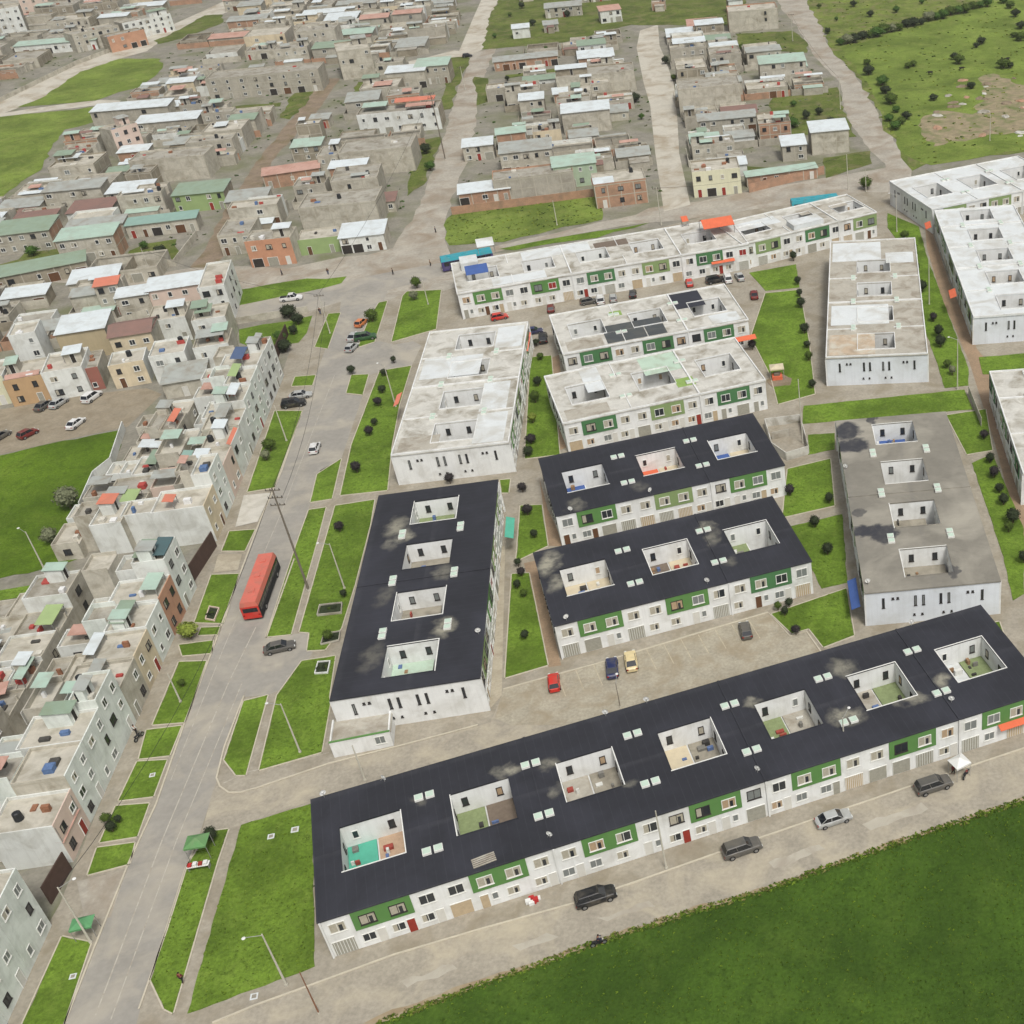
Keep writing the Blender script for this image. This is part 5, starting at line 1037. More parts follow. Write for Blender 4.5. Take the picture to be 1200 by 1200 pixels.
def car_meshes(ty, pm):
    k = (ty, pm.name)
    if k in CM: return CM[k]
    L, W, H, prof, (s0, s1), (r0, r1) = TYPES[ty]; hw = W / 2; b = MB(); V = []
    for f, z in prof:
        x = (f - .5) * L; tap = 1 - .14 * abs(2 * f - 1) ** 4
        z1 = .24 + (0.08 if f in (0, 1) else 0); zm = min(.62, z * .72)
        V += [(x, -hw * .92 * tap, z1), (x, -hw * tap, zm), (x, -hw * .97 * tap, z * .93), (x, -hw * .82 * tap, z), (x, hw * .82 * tap, z), (x, hw * .97 * tap, z * .93), (x, hw * tap, zm), (x, hw * .92 * tap, z1)]
    F = []; n = len(prof)
    for i in range(n - 1):
        for j in range(8): F.append((i * 8 + j, i * 8 + (j + 1) % 8, (i + 1) * 8 + (j + 1) % 8, (i + 1) * 8 + j))
    F = [f[::-1] for f in F]; F += [tuple(range(8)), tuple(range((n - 1) * 8, n * 8))[::-1]]
    F = [f[::-1] for f in F]
    b.add(V, F, pm)
    zb = max(z for f, z in prof if s0 <= f <= s1) - .03; xs0, xs1, xr0, xr1 = [(f - .5) * L for f in (s0, s1, r0, r1)]
    yr, ys = hw * .72, hw * .86; zt = H - .05
    # roof skin and pillars in body colour
    b.add([(xr0, -yr, zt), (xr1, -yr, zt), (xr1, yr, zt), (xr0, yr, zt), (xr0 + .12, -yr * .86, H), (xr1 - .12, -yr * .86, H), (xr1 - .12, yr * .86, H), (xr0 + .12, yr * .86, H)],
          [(0, 1, 5, 4), (1, 2, 6, 5), (2, 3, 7, 6), (3, 0, 4, 7), (4, 5, 6, 7)], pm)
    if ty == 'pickup': b.box(-L / 2 + .12, -hw * .78, .9, xs0 - .1, hw * .78, 1.045, PLASTB)
    for s in (-1, 1):
        for fa, fb in (((xs0), xr0), ((xs1), xr1), ((xs0 + xs1) / 2 - .1, (xr0 + xr1) / 2 - .1)):
            b.cyl((fa, s * (ys + .012), zb), (fb, s * (yr + .012), zt), .045, .035, pm, 5)
    body = b.mesh('body')
    g = MB(); g.add([(xs0, -ys, zb), (xs1, -ys, zb), (xs1, ys, zb), (xs0, ys, zb), (xr0, -yr, zt), (xr1, -yr, zt), (xr1, yr, zt), (xr0, yr, zt)], [(0, 1, 5, 4), (1, 2, 6, 5), (2, 3, 7, 6), (3, 0, 4, 7)], CGLASS)
    glass = g.mesh('cabin_glass')
    CM[k] = (body, glass); return CM[k]
def small(nm, fn):
    if nm not in CM:
        b = MB(); fn(b); CM[nm] = b.mesh(nm)
    return CM[nm]
def wheel_mesh(r=.33, w=.22):
    return small('wheel%.2f' % r, lambda b: (b.cyl((0, -w / 2, 0), (0, w / 2, 0), r, r, TYRE, 14), b.cyl((0, -w / 2 - .012, 0), (0, w / 2 + .012, 0), r * .6, r * .6, RIM, 10)))
def car(px, ang, ty, pm, label, group=None, z=.04):
    p = G(*px); t = thing('car' if ty != 'pickup' else 'pickup_truck', label, 'car' if ty != 'pickup' else 'pickup truck', (p.x, p.y, z), R(ang), group)
    bd, gl = car_meshes(ty, pm); L, W = TYPES[ty][:2]; zz = TYPES[ty][3]
    put('body', bd, t); put('cabin_glass', gl, t)
    r = .36 if ty in ('suv', 'pickup') else .31
    for fx in (-.31, .31):
        for s in (-1, 1): put('wheel', wheel_mesh(r), t, (fx * L, s * (W / 2 - .1), r))
    for s in (-1, 1):
        put('headlight', small('headlight', lambda b: b.box(-.06, -.17, -.07, .06, .17, .07, LAMPW)), t, (L / 2 - .07, s * W * .33, .62))
        put('taillight', small('taillight', lambda b: b.box(-.05, -.13, -.09, .05, .13, .09, LAMPR)), t, (-L / 2 + .03, s * W * .36, .74))
    return t
gc = 'cars parked along the front street'
car((699, 1055), 19, 'suv', P_BLACK, 'black SUV parked on the front street, leftmost there', gc)
car((870, 998), 19.5, 'suv', P_GREY, 'dark grey car on the front street between the black SUV and silver sedan', gc)
car((977, 963), 18.5, 'sedan', P_SILV, 'silver sedan on the front street', gc)
car((1094, 924), 19, 'suv', P_GREY, 'dark grey car beside the white umbrella on the front street', gc)
gk = 'cars in the cobbled court'
car((650, 803), 102, 'hatch', P_RED, 'bright red car in the cobbled court', gk)
car((718, 786), 99, 'sedan', P_NAVY, 'navy blue sedan in the court beside the cream one', gk)
car((740, 778), 101, 'sedan', P_CREAM, 'cream sedan in the court right of the navy one', gk)
car((874, 742), 100, 'hatch', P_GREY, 'dark grey car alone at the right of the court', gk)
car((370, 528), 97, 'hatch', P_WHITE, 'white car driving on the avenue')
car((329, 762), 17, 'sedan', P_GREY, 'dark sedan pulled into the avenue bay below the bus')
car((353, 466), 12, 'sedan', P_SILV, 'silver car of the parked pair at the avenue verge'); car((345, 476), 12, 'suv', P_BLACK, 'black car of the parked pair at the avenue verge')
gn = 'vehicles at the upper avenue island'
car((413, 410), 80, 'hatch', P_SILV, 'silver car at the lower end of the island group', gn); car((416, 397), 80, 'sedan', P_SILV, 'pale grey car in the middle of the island group', gn)
car((424, 381), 78, 'hatch', P_ORG, 'faded orange car at the top of the island group', gn)
car((342, 352), 8, 'pickup', P_WHITE, 'white pickup on the cross street')
gd = 'cars on the dusty street'
car((109, 468), 78, 'suv', P_WHITE, 'white car close to the white house on the dusty street', gd); car((70, 475), 76, 'sedan', P_SILV, 'light grey car parked in front of the ochre house', gd)
car((53, 478), 76, 'sedan', P_GREY, 'dark grey car left of the light grey one', gd); car((90, 499), 80, 'sedan', P_WHITE, 'white sedan standing at the field side of the dusty street', gd)
car((34, 511), 60, 'hatch', P_MAR, 'red car at the field side of the dusty street', gd); car((1, 514), 70, 'sedan', P_GREY, 'grey car cut by the left edge', gd)
car((38, 222), 18, 'pickup', P_WHITE, 'white pickup beside the far left field'); car((548, 67), 10, 'hatch', P_BLACK, 'tiny dark car at the far road junction')
gb = 'cars behind the white row'
car((586, 374), 20, 'hatch', P_RED, 'bright red car under the left part of the back row', gb); car((646, 364), 100, 'hatch', P_MAR, 'maroon car below the back row', gb)
car((690, 356), 18, 'hatch', P_GREY, 'grey car left of the white one below the back row', gb); car((704, 354), 100, 'suv', P_WHITE, 'white car between grey and mint cars below the back row', gb)
car((719, 352), 98, 'hatch', P_SILV, 'pale car right of the white one below the back row', gb); car((742, 347), 95, 'hatch', P_BLACK, 'black car alone below the back row', gb)
car((808, 334), 100, 'hatch', P_RED, 'orange red car beneath the red awning of the back row', gb); car((839, 331), 18, 'suv', P_BLACK, 'black car in the turning bay', gb)
car((853, 329), 100, 'suv', P_WHITE, 'white car in the middle of the turning bay', gb); car((867, 327), 105, 'sedan', P_SILV, 'silver car at the right of the turning bay', gb)
car((884, 348), 95, 'sedan', P_MAR, 'maroon car at the edge of the lawn bay', gb)
car((625, 391), 12, 'sedan', P_NAVY, 'dark blue car between two white blocks', gb); car((637, 399), 100, 'suv', P_BLACK, 'black car at the path between two white blocks', gb)
def bus(px, ang, L, roofm, sidem, frontm, label, z=.04, W=2.75, H=3.4):
    p = G(*px); t = thing('bus', label, 'bus', (p.x, p.y, z), R(ang)); b = MB(); x, y = L / 2, W / 2
    b.box(-x, -y, .35, x, y, 1.25, sidem); b.box(-x + .02, -y + .02, 1.251, x - .02, y - .02, 2.6, sidem)
    b.add([(-x, -y, 2.6), (x, -y, 2.6), (x, y, 2.6), (-x, y, 2.6), (-x + .12, -y + .22, H), (x - .12, -y + .22, H), (x - .12, y - .22, H), (-x + .12, y - .22, H)], [(0, 1, 5, 4), (1, 2, 6, 5), (2, 3, 7, 6), (3, 0, 4, 7), (4, 5, 6, 7)], roofm)
    b.box(-x - .04, -y + .03, .45, -x - .001, y - .03, 2.58, frontm); b.build('body', t)
    n = int(L / 1.35)
    for s in (-1, 1):
        g = MB()
        for k in range(n):
            a = -x + .5 + k * (L - 1) / n; g.box(a, s * (y - .015), 1.45, a + (L - 1) / n - .12, s * (y + .012), 2.45, CGLASS)
        g.build('side_windows', t)
    g = MB(); g.box(x - .01, -y + .15, 1.3, x + .03, y - .15, 2.5, CGLASS); g.build('windscreen', t)
    g = MB(); g.box(-x - .06, -y + .3, 1.6, -x - .041, y - .3, 2.35, CGLASS); g.build('rear_window', t)
    for k in range(3):
        g = MB(); a = -x + L * (.2 + .3 * k); g.box(a, -.4, H + .003, a + .9, .4, H + .12, roofm); g.build('roof_hatch', t)
    for fx in (-.3, .33):
        for s in (-1, 1): put('wheel', wheel_mesh(.5, .3), t, (fx * L, s * (y - .12), .5))
    for s in (-1, 1): put('taillight', small('taillight', None), t, (-x - .05, s * (y - .25), 1.1)); put('headlight', small('headlight', None), t, (x + .03, s * (y - .35), .8))
    return t
pr = G(318, 672); bus((309, 697), 97.3, 13.4, P_BUSR, PLASTB, P_RED, 'long bus with an orange red roof driving up the avenue')
bus((549, 312), 200, 12.4, P_TEALB, P_PURP, P_PURP, 'teal roofed purple bus standing at the left end of the back row')
bus((955, 246), 189, 12.4, P_TEALB, P_TEALB, P_TEALB, 'teal bus behind the right part of the back row')
car((429, 398), 15, 'suv', P_DGREEN, 'dark green car beside the island bush', gn)
# ---------------------------------------------------------------- people
def skinmesh(name, joints, edges, m, sub=1):
    me = bpy.data.meshes.new(name); me.from_pydata([j[:3] for j in joints], edges, []); o = bpy.data.objects.new(name, me); COL.objects.link(o)
    sk = o.modifiers.new('s', 'SKIN'); me.update()
    if not me.skin_vertices: bpy.context.view_layer.update()
    lay = me.skin_vertices[0].data if me.skin_vertices else None
    if lay is None: return None
    for i, j in enumerate(joints): lay[i].radius = (j[3], j[4] if len(j) > 4 else j[3])
    lay[0].use_root = True; sb = o.modifiers.new('b', 'SUBSURF'); sb.levels = sub; sb.render_levels = sub
    dg = bpy.context.evaluated_depsgraph_get(); ev = o.evaluated_get(dg); nm = bpy.data.meshes.new_from_object(ev); bpy.data.objects.remove(o); nm.materials.clear(); nm.materials.append(m)
    return nm
SKINM = mat('skin', (150, 104, 80), .05, 2); HAIR = mat('dark hair', (34, 28, 24), .1, 3)
def body_mesh(pose, m, inf=0.):
    # joints: pelvis, waist, chest, neck, head base, crown, arms, legs
    if pose == 'sit':
        J = [(0, 0, .85, .13), (.02, 0, 1.02, .12), (.08, 0, 1.25, .15), (.12, 0, 1.42, .055), (.15, 0, 1.5, .08), (.16, 0, 1.62, .09), (.16, 0, 1.70, .06),
             (.09, .2, 1.36, .055), (.24, .25, 1.16, .045), (.48, .24, 1.12, .035), (.54, .22, 1.12, .03), (.09, -.2, 1.36, .055), (.24, -.25, 1.16, .045), (.48, -.24, 1.12, .035), (.54, -.22, 1.12, .03),
             (.05, .11, .82, .1), (.42, .17, .78, .075), (.3, .18, .42, .05), (.46, .18, .36, .04), (.05, -.11, .82, .1), (.42, -.17, .78, .075), (.3, -.18, .42, .05), (.46, -.18, .36, .04)]
    else:
        J = [(0, 0, .95, .13), (0, 0, 1.1, .12), (0, 0, 1.32, .15), (0, 0, 1.46, .055), (0, 0, 1.53, .08), (.02, 0, 1.62, .09), (.0, 0, 1.72, .06),
             (0, .19, 1.41, .055), (-.05, .24, 1.14, .045), (.06, .24, .9, .035), (.09, .23, .82, .03), (0, -.19, 1.41, .055), (.06, -.24, 1.14, .045), (.16, -.24, .92, .035), (.2, -.23, .84, .03),
             (0, .1, .88, .1), (.12, .1, .5, .07), (.06, .1, .1, .045), (.22, .11, .05, .04), (0, -.1, .88, .1), (-.02, -.1, .5, .07), (-.2, -.1, .12, .045), (-.06, -.11, .05, .04)]
    E = [(0, 1), (1, 2), (2, 3), (3, 4), (4, 5), (5, 6), (2, 7), (7, 8), (8, 9), (9, 10), (2, 11), (11, 12), (12, 13), (13, 14), (0, 15), (15, 16), (16, 17), (17, 18), (0, 19), (19, 20), (20, 21), (21, 22)]
    return J, E
BP = {}
def person(px, ang, label, top, bot, pose='walk', z=.12, group=None, loc=None):
    p = G(*px) if loc is None else loc; t = thing('person', label, 'person', (p.x, p.y, z), R(ang), group)
    J, E = body_mesh(pose, None)
    if pose not in BP:
        BP[pose] = skinmesh('body', J, E, SKINM)
        sub_t = [0, 1, 2, 7, 8, 9, 11, 12, 13]; sub_b = [0, 15, 16, 17, 19, 20, 21]
        def part(idx, inf):
            mp = {k: i for i, k in enumerate(idx)}; jj = [(J[k][0], J[k][1], J[k][2], J[k][3] + inf) for k in idx]; ee = [(mp[a], mp[b_]) for a, b_ in E if a in mp and b_ in mp]; return skinmesh('cloth', jj, ee, SKINM)
        BP[pose + 't'] = part(sub_t, .02); BP[pose + 'b'] = part(sub_b, .018)
    put('body', BP[pose], t)
    for nm, k, m_ in (('shirt', 't', top), ('trousers', 'b', bot)):
        me = BP[pose + k].copy(); me.materials.clear(); me.materials.append(m_); put(nm, me, t)
    b = MB(); hx = J[5][0] - .015; b.ball((hx, 0, J[5][2] + .035), .105, HAIR, (1, .92, .95), 10, 6); b.build('hair', t)
    return t
CLO = {n: mat('cloth ' + n, c, .1, 4) for n, c in {'maroon': (104, 40, 44), 'navy': (40, 46, 70), 'black': (34, 34, 36), 'jean': (58, 70, 96), 'white': (206, 206, 202), 'red': (170, 46, 44), 'khaki': (140, 124, 96)}.items()}
person((215, 1152), 80, 'person in a maroon top walking on the path beside the large lawn', CLO['maroon'], CLO['black'])
person((331, 323), 10, 'person in dark clothes alone on the crossing', CLO['navy'], CLO['black'], z=.03); person((385, 322), 100, 'person in black crossing the road above the grass strip', CLO['black'], CLO['jean'], z=.03)
person((461, 322), 190, 'person in dark clothes near the bus', CLO['black'], CLO['black'], z=.03); person((511, 273), 200, 'person far up beside the dirt road', CLO['navy'], CLO['black'], z=.03)
person((376, 369), 100, 'person in black beside the leaning poles', CLO['black'], CLO['jean'], z=.12); person((505, 312), 30, 'person in khaki standing before the teal bus', CLO['khaki'], CLO['black'], z=.03)
person((161, 861), 80, 'person in white beside the footpath motorcycle', CLO['white'], CLO['black'])
person((1117, 908), 300, 'street vendor in dark clothes under the white umbrella', CLO['maroon'], CLO['black'], z=.1)
def motorcycle(px, ang, label, pm, z=.04):
    p = G(*px); t = thing('motorcycle', label, 'motorcycle', (p.x, p.y, z), R(ang))
    for x in (-.62, .66): put('wheel', small('mwheel', lambda b: (b.cyl((0, -.06, 0), (0, .06, 0), .31, .31, TYRE, 14), b.cyl((0, -.065, 0), (0, .065, 0), .2, .2, RIM, 10))), t, (x, 0, .31))
    b = MB(); b.cyl((-.6, 0, .35), (.1, 0, .45), .06, .1, PLASTB, 8); b.cyl((.1, 0, .4), (.15, 0, .7), .16, .12, PLASTB, 8); b.cyl((.66, .0, .31), (.42, 0, .95), .035, .035, RIM, 6); b.build('frame', t)
    b = MB(); b.ball((.15, 0, .78), .2, pm, (1.4, .7, .65)); b.build('fuel_tank', t); b = MB(); b.box(-.65, -.13, .72, -.05, .13, .82, PLASTB); b.build('seat', t)
    b = MB(); b.cyl((.42, -.34, .98), (.42, .34, .98), .02, .02, PLASTB, 6); b.build('handlebar', t); b = MB(); b.ball((.52, 0, .86), .1, LAMPW); b.build('headlight', t); return t
motorcycle((702, 1108), 18, 'dark motorcycle riding at the grass edge of the front street', P_NAVY); person((702, 1108), 18, 'motorcycle rider in navy at the grass edge', CLO['navy'], CLO['black'], 'sit', z=.08, loc=G(702, 1108))
motorcycle((164, 866), 75, 'black motorcycle parked on the left footpath', P_BLACK, .06); motorcycle((1132, 910), 60, 'red motor tricycle beside the white umbrella', P_MAR)
# ---------------------------------------------------------------- vegetation
def leafm(nm, c, v=.3): return mat(nm, c, v, 2.5, rough=.9, fine=.25, spec=.1)
LF = {'gd': leafm('grass blades dark', (58, 80, 26), .2), 'gl': leafm('grass blades light', (88, 112, 38), .2), 'll': leafm('lawn blades', (112, 134, 46), .2), 'ld': leafm('lawn blades dark', (76, 94, 32), .2), 'dry': leafm('dry blades', (132, 128, 76), .2), 'dark': leafm('dark leaves', (50, 58, 40)), 'plum': leafm('plum leaves', (54, 50, 50)), 'olive': leafm('olive leaves', (72, 88, 38)), 'light': leafm('light leaves', (120, 132, 58)), 'grey': leafm('grey green leaves', (112, 116, 90)), 'green': leafm('mid green leaves', (66, 92, 40))}
BARK = mat('bark', (96, 80, 62), .2, 3)
TV = {}
def crown_mesh(kind, var, rough=.0):
    k = (kind, var, rough)
    if k in TV: return TV[k]
    rr = random.Random(var * 17 + len(kind)); b = MB(); m = LF[kind]
    def radius(d): return 1 - rough * (.5 + .5 * math.sin(3.1 * d.x + var) * math.sin(2.7 * d.y + 1.3 * var) * math.cos(3.3 * d.z)) + rr.uniform(-.04, .04)
    v = []; f = []; seg, rings = 12, 8
    for i in range(rings + 1):
        for j in range(seg):
            t_, q = math.pi * i / rings, 2 * math.pi * j / seg; d = Vector((math.sin(t_) * math.cos(q), math.sin(t_) * math.sin(q), math.cos(t_))); v.append(tuple(d * .78 * radius(d)))
    for i in range(rings):
        for j in range(seg): f.append((i * seg + j, (i + 1) * seg + j, (i + 1) * seg + (j + 1) % seg, i * seg + (j + 1) % seg))
    b.add(v, f, m); V = []; F = []
    for _ in range(420):
        d = Vector((rr.gauss(0, 1), rr.gauss(0, 1), rr.gauss(0, 1))).normalized(); p = d * radius(d) * rr.uniform(.76, 1.04); n = (d + Vector((rr.uniform(-.7, .7), rr.uniform(-.7, .7), rr.uniform(-.7, .7)))).normalized()
        a = n.orthogonal().normalized(); a.rotate(Matrix.Rotation(rr.uniform(0, 6), 3, n)); c = n.cross(a); s = rr.uniform(.06, .13); o = len(V)
        V += [tuple(p + a * s), tuple(p + c * s * .7), tuple(p - a * s), tuple(p - c * s * .7)]; F.append((o, o + 1, o + 2, o + 3))
    b.add(V, F, m); TV[k] = b.mesh('crown'); return TV[k]
def trunk_mesh():
    def fn(b):
        b.cyl((0, 0, -.6), (0, 0, .35), .09, .06, BARK, 7)
        for i in range(4):
            a = i * 1.6; b.cyl((0, 0, .2), (.3 * math.cos(a), .3 * math.sin(a), .7), .045, .02, BARK, 5)
    return small('trunk', fn)
NT = [0]
def shrub(px, r, kind, label, group, sq=.85, rough=0., stem=.35, cat='shrub', name='round_shrub', z0=.1):
    NT[0] += 1; p = G(*px); t = thing(name, label, cat, (p.x, p.y, z0), NT[0] * 1.7, group)
    zc = stem + r * sq; o = put('crown', crown_mesh(kind, NT[0] % 4, rough), t, (0, 0, zc)); o.scale = (r * (1 + .12 * math.sin(NT[0])), r * (1 + .12 * math.cos(NT[0] * 2)), r * sq)
    k = put('trunk', trunk_mesh(), t, (0, 0, zc * .55)); k.scale = (max(.6, r), max(.6, r), zc * .95); return t
gt = 'round clipped shrubs on the lawns'
SHR = [((444, 476), 1.15, 'plum', 'avenue lawn'), ((434, 511), 1.3, 'plum', 'avenue lawn'), ((440, 499), .95, 'dark', 'avenue lawn'), ((419, 554), 1.35, 'plum', 'avenue lawn'), ((449, 461), 1.1, 'dark', 'avenue lawn'), ((451, 441), 1.0, 'dark', 'avenue lawn'), ((462, 426), .9, 'dark', 'avenue lawn'),
 ((413, 439), 1.1, 'dark', 'small island'), ((528, 567), 1.1, 'plum', 'gap between the avenue blocks'), ((399, 623), 1.3, 'plum', 'long avenue lawn'), ((404, 700), .8, 'dark', 'long avenue lawn'), ((386, 751), .9, 'olive', 'long avenue lawn'),
 ((613, 577), 1.1, 'plum', 'path garden'), ((619, 604), 1.2, 'plum', 'path garden'), ((627, 631), .8, 'dark', 'path garden'), ((616, 749), .9, 'dark', 'path garden'), ((608, 664), .9, 'dark', 'path garden'), ((612, 676), .9, 'plum', 'path garden'), ((607, 690), .8, 'dark', 'path garden'), ((615, 700), .7, 'olive', 'path garden'),
 ((631, 453), 1.2, 'dark', 'garden between white blocks'), ((628, 472), 1.2, 'olive', 'garden between white blocks'), ((625, 496), 1.0, 'light', 'garden between white blocks'), ((623, 520), 1.3, 'plum', 'garden between white blocks'), ((620, 535), 1.3, 'dark', 'garden between white blocks'), ((629, 406), 1.1, 'dark', 'garden between white blocks'), ((634, 422), .9, 'olive', 'garden between white blocks'),
 ((935, 334), 1.1, 'dark', 'long lawn edge'), ((937, 348), 1.1, 'dark', 'long lawn edge'), ((939, 361), 1.3, 'dark', 'long lawn edge'), ((943, 391), 1.4, 'dark', 'long lawn edge'), ((930, 306), 1.3, 'dark', 'long lawn edge'), ((913, 303), 1.2, 'plum', 'long lawn edge'), ((882, 410), 1.2, 'plum', 'long lawn edge'), ((952, 455), 1.2, 'dark', 'long lawn edge'), ((948, 423), 1.1, 'olive', 'long lawn edge'), ((946, 408), 1.0, 'dark', 'long lawn edge'),
 ((926, 581), 1.25, 'plum', 'lawn by the black rows'), ((972, 590), 1.1, 'dark', 'lawn by the black rows'), ((955, 618), 1.2, 'dark', 'lawn by the black rows'), ((970, 650), 1.15, 'dark', 'lawn by the black rows'), ((933, 744), .9, 'plum', 'lawn by the court'), ((920, 722), .9, 'dark', 'lawn by the court'), ((912, 716), .8, 'olive', 'lawn by the court'), ((925, 712), .8, 'dark', 'lawn by the court'),
 ((1060, 281), 1.3, 'olive', 'strip beside the brown walkway'), ((1069, 298), 1.5, 'dark', 'strip beside the brown walkway'), ((1068, 309), 1.4, 'plum', 'strip beside the brown walkway'), ((1072, 320), 1.5, 'dark', 'strip beside the brown walkway'), ((1080, 343), 1.7, 'dark', 'strip beside the brown walkway'), ((1094, 377), 1.2, 'plum', 'strip beside the brown walkway'), ((1100, 395), 1.5, 'dark', 'strip beside the brown walkway'), ((1102, 407), 1.5, 'dark', 'strip beside the brown walkway'), ((1110, 432), 1.0, 'olive', 'strip beside the brown walkway'), ((1116, 440), 1.0, 'grey', 'strip beside the brown walkway'),
 ((1153, 515), 1.2, 'plum', 'right hand lawn strip'), ((1160, 543), 1.2, 'dark', 'right hand lawn strip'), ((1165, 560), 1.2, 'plum', 'right hand lawn strip'), ((1171, 578), 1.0, 'dark', 'right hand lawn strip'), ((1176, 592), 1.2, 'dark', 'right hand lawn strip'), ((1187, 613), 1.5, 'dark', 'right hand lawn strip'), ((1182, 624), 1.0, 'olive', 'right hand lawn strip'), ((1200, 660), 1.2, 'dark', 'right hand lawn strip'),
 ((489, 338), 1.4, 'olive', 'lawn by the crossing'), ((486, 352), 1.3, 'grey', 'lawn by the crossing'), ((437, 377), 1.7, 'olive', 'narrow avenue island'),
 ((318, 529), 1.4, 'olive', 'verge opposite the white car'), ((313, 540), 1.1, 'grey', 'verge opposite the white car'), ((224, 748), 1.8, 'light', 'verge by the orange house'), ((84, 596), 2.4, 'grey', 'edge of the big left field'), ((62, 638), 1.6, 'grey', 'big left field'),
 ((250, 985), 1.2, 'dark', 'kiosk on the avenue lawn'), ((133, 975), .9, 'dark', 'left verge plots'), ((128, 966), .8, 'olive', 'left verge plots'), ((141, 965), .7, 'dark', 'left verge plots'), ((215, 805), .7, 'olive', 'left verge plots'), ((1015, 222), 2.2, 'olive', 'track behind the back row')]
cnt = {}
tot = {}
for s in SHR: tot[(s[2], s[3])] = tot.get((s[2], s[3]), 0) + 1
cw = {'dark': 'dark green', 'plum': 'dark plum', 'olive': 'olive green', 'light': 'pale green', 'grey': 'grey green'}
for px, r, kd, where in sorted(SHR, key=lambda s: s[0][1]):
    k = (kd, where); cnt[k] = cnt.get(k, 0) + 1
    lb = f'{cw[kd]} round shrub on the {where}' if tot[k] == 1 else f'{cw[kd]} round shrub, {ord_[cnt[k]]} such from the top, {where}'
    shrub(px, r * (.88 if kd in ('dark', 'plum') else 1), kd, lb, gt, rough=.24 if kd in ('plum', 'dark') else .35, sq=random.Random(int(px[0])).uniform(.72, 1.0))
rr = random.Random(5); n = 0
mead = [tuple(G(*p)) for p in [(984, 62), (1060, 40), (1160, 8), (1200, 5), (1200, 170), (1090, 190), (1066, 190), (1040, 150), (1018, 105)]]
WB = [(1016, 76), (1018, 88), (1034, 100), (1038, 110), (1044, 122), (1050, 132), (1042, 142), (1056, 146), (1062, 140), (1049, 152), (1064, 80), (1070, 78), (1094, 118), (1138, 104), (1144, 56), (1150, 52), (1118, 70), (1124, 75), (1176, 80), (1184, 80), (1190, 20), (1196, 34), (1188, 44), (1184, 10), (1176, 4), (1196, 48)]
for i, px in enumerate(sorted(WB, key=lambda q: q[1])):
    shrub(px, rr.uniform(1.6, 3.2), rr.choice(['olive', 'dark', 'green', 'olive']), f'wild bush in the upper right pasture, {NW(i + 1)} from the top', 'wild bushes in the pasture', .6, .55, .1, 'bush', 'wild_bush', 0)
HB = [(985 + i * 8.6, 53 - i * 2.35 + (i % 3)) for i in range(21)]
for i, px in enumerate(HB): shrub(px, rr.uniform(2.2, 3.6), rr.choice(['olive', 'dark', 'green', 'grey']), f'hedgerow bush along the upper right ditch, {NW(i + 1)} from the left', 'hedgerow along the ditch', .6, .5, .1, 'bush', 'hedge_bush', 0)
YB = [(265, 285), (310, 270), (330, 292), (345, 170), (505, 200), (500, 180), (640, 60), (665, 20), (700, 50), (595, 95), (580, 45), (598, 20), (612, 10), (625, 30), (930, 150), (945, 140), (960, 135), (975, 150), (915, 140), (930, 125), (900, 20), (870, 60), (790, 95), (780, 75), (240, 128), (170, 292), (190, 300), (40, 300), (330, 400), (345, 392), (335, 412), (350, 380), (340, 372), (690, 140), (610, 178), (752, 140), (1000, 45), (960, 10), (980, 25), (1020, 20), (1050, 15), (1080, 5), (1000, 8), (970, 40), (760, 180), (745, 120)]
for i, px in enumerate(sorted(YB, key=lambda q: q[1])): shrub(px, rr.uniform(1.2, 2.4), rr.choice(['olive', 'dark', 'green']), f'yard bush among the distant houses, {NW(i + 1)} from the top', 'yard bushes in the settlement', .75, .5, .2, 'bush', 'yard_bush', 0)
# ground cover tufts (nobody could count them)
def tufts(name, polypx, n, seed, kinds, smin, smax):
    W = [tuple(G(*p)) for p in (polypx or [(-90, 20), (940, 0), (990, 160), (800, 240), (530, 240), (300, 300), (-90, 305)])]; rr = random.Random(seed); b = MB(); blk = [[tuple(G(*p)) for p in B_[2]] for B_ in BLOCKS]; x0, x1 = min(p[0] for p in W), max(p[0] for p in W); y0, y1 = min(p[1] for p in W), max(p[1] for p in W); k = 0
    while k < n:
        x, y = rr.uniform(x0, x1), rr.uniform(y0, y1)
        if not inpoly(x, y, W): continue
        if not polypx and not any(inpoly(x, y, q_) for q_ in blk): continue
        k += 1; s = rr.uniform(smin, smax); m = LF[rr.choice(kinds)]
        for _ in range(5):
            a = rr.uniform(0, 6.28); dx, dy = math.cos(a) * s, math.sin(a) * s; ox, oy = x + rr.uniform(-s, s), y + rr.uniform(-s, s)
            b.add([(ox - dx, oy - dy, .04), (ox + dx, oy + dy, .04), (ox + dx * .5 - dy * .3, oy + dy * .5 + dx * .3, .1 + s * .6), (ox - dx * .5 - dy * .3, oy - dy * .5 + dx * .3, .1 + s * .5)], [(0, 1, 2, 3)], m)
    o = b.build(name); tag(o, {'pasture_tufts': 'rough tufts and weeds over the upper right pasture', 'plot_weeds': 'weeds over the overgrown plot above the track', 'field_tufts': 'short grass tufts on the big dark field in front', 'verge_tufts': 'ragged grass along the verge of the front street', 'lawn_tufts': 'uneven grass blades on a mown lawn', 'lot_weeds': 'weeds scattered through the distant lots'}[name], 'ground cover', kind='stuff')
tufts('pasture_tufts', [(936, -20), (948, 8), (970, 52), (1010, 100), (1035, 147), (1068, 195), (1140, 186), (1230, 170), (1230, -20)], 500, 1, ['light', 'light', 'olive'], .2, .5)
tufts('plot_weeds', [(523, 256), (644, 236), (704, 228), (706, 258), (632, 274), (590, 284), (526, 288)], 260, 2, ['light', 'light', 'olive'], .12, .3)
tufts('lot_weeds', None, 1500, 3, ['olive', 'green', 'grey'], .15, .5)
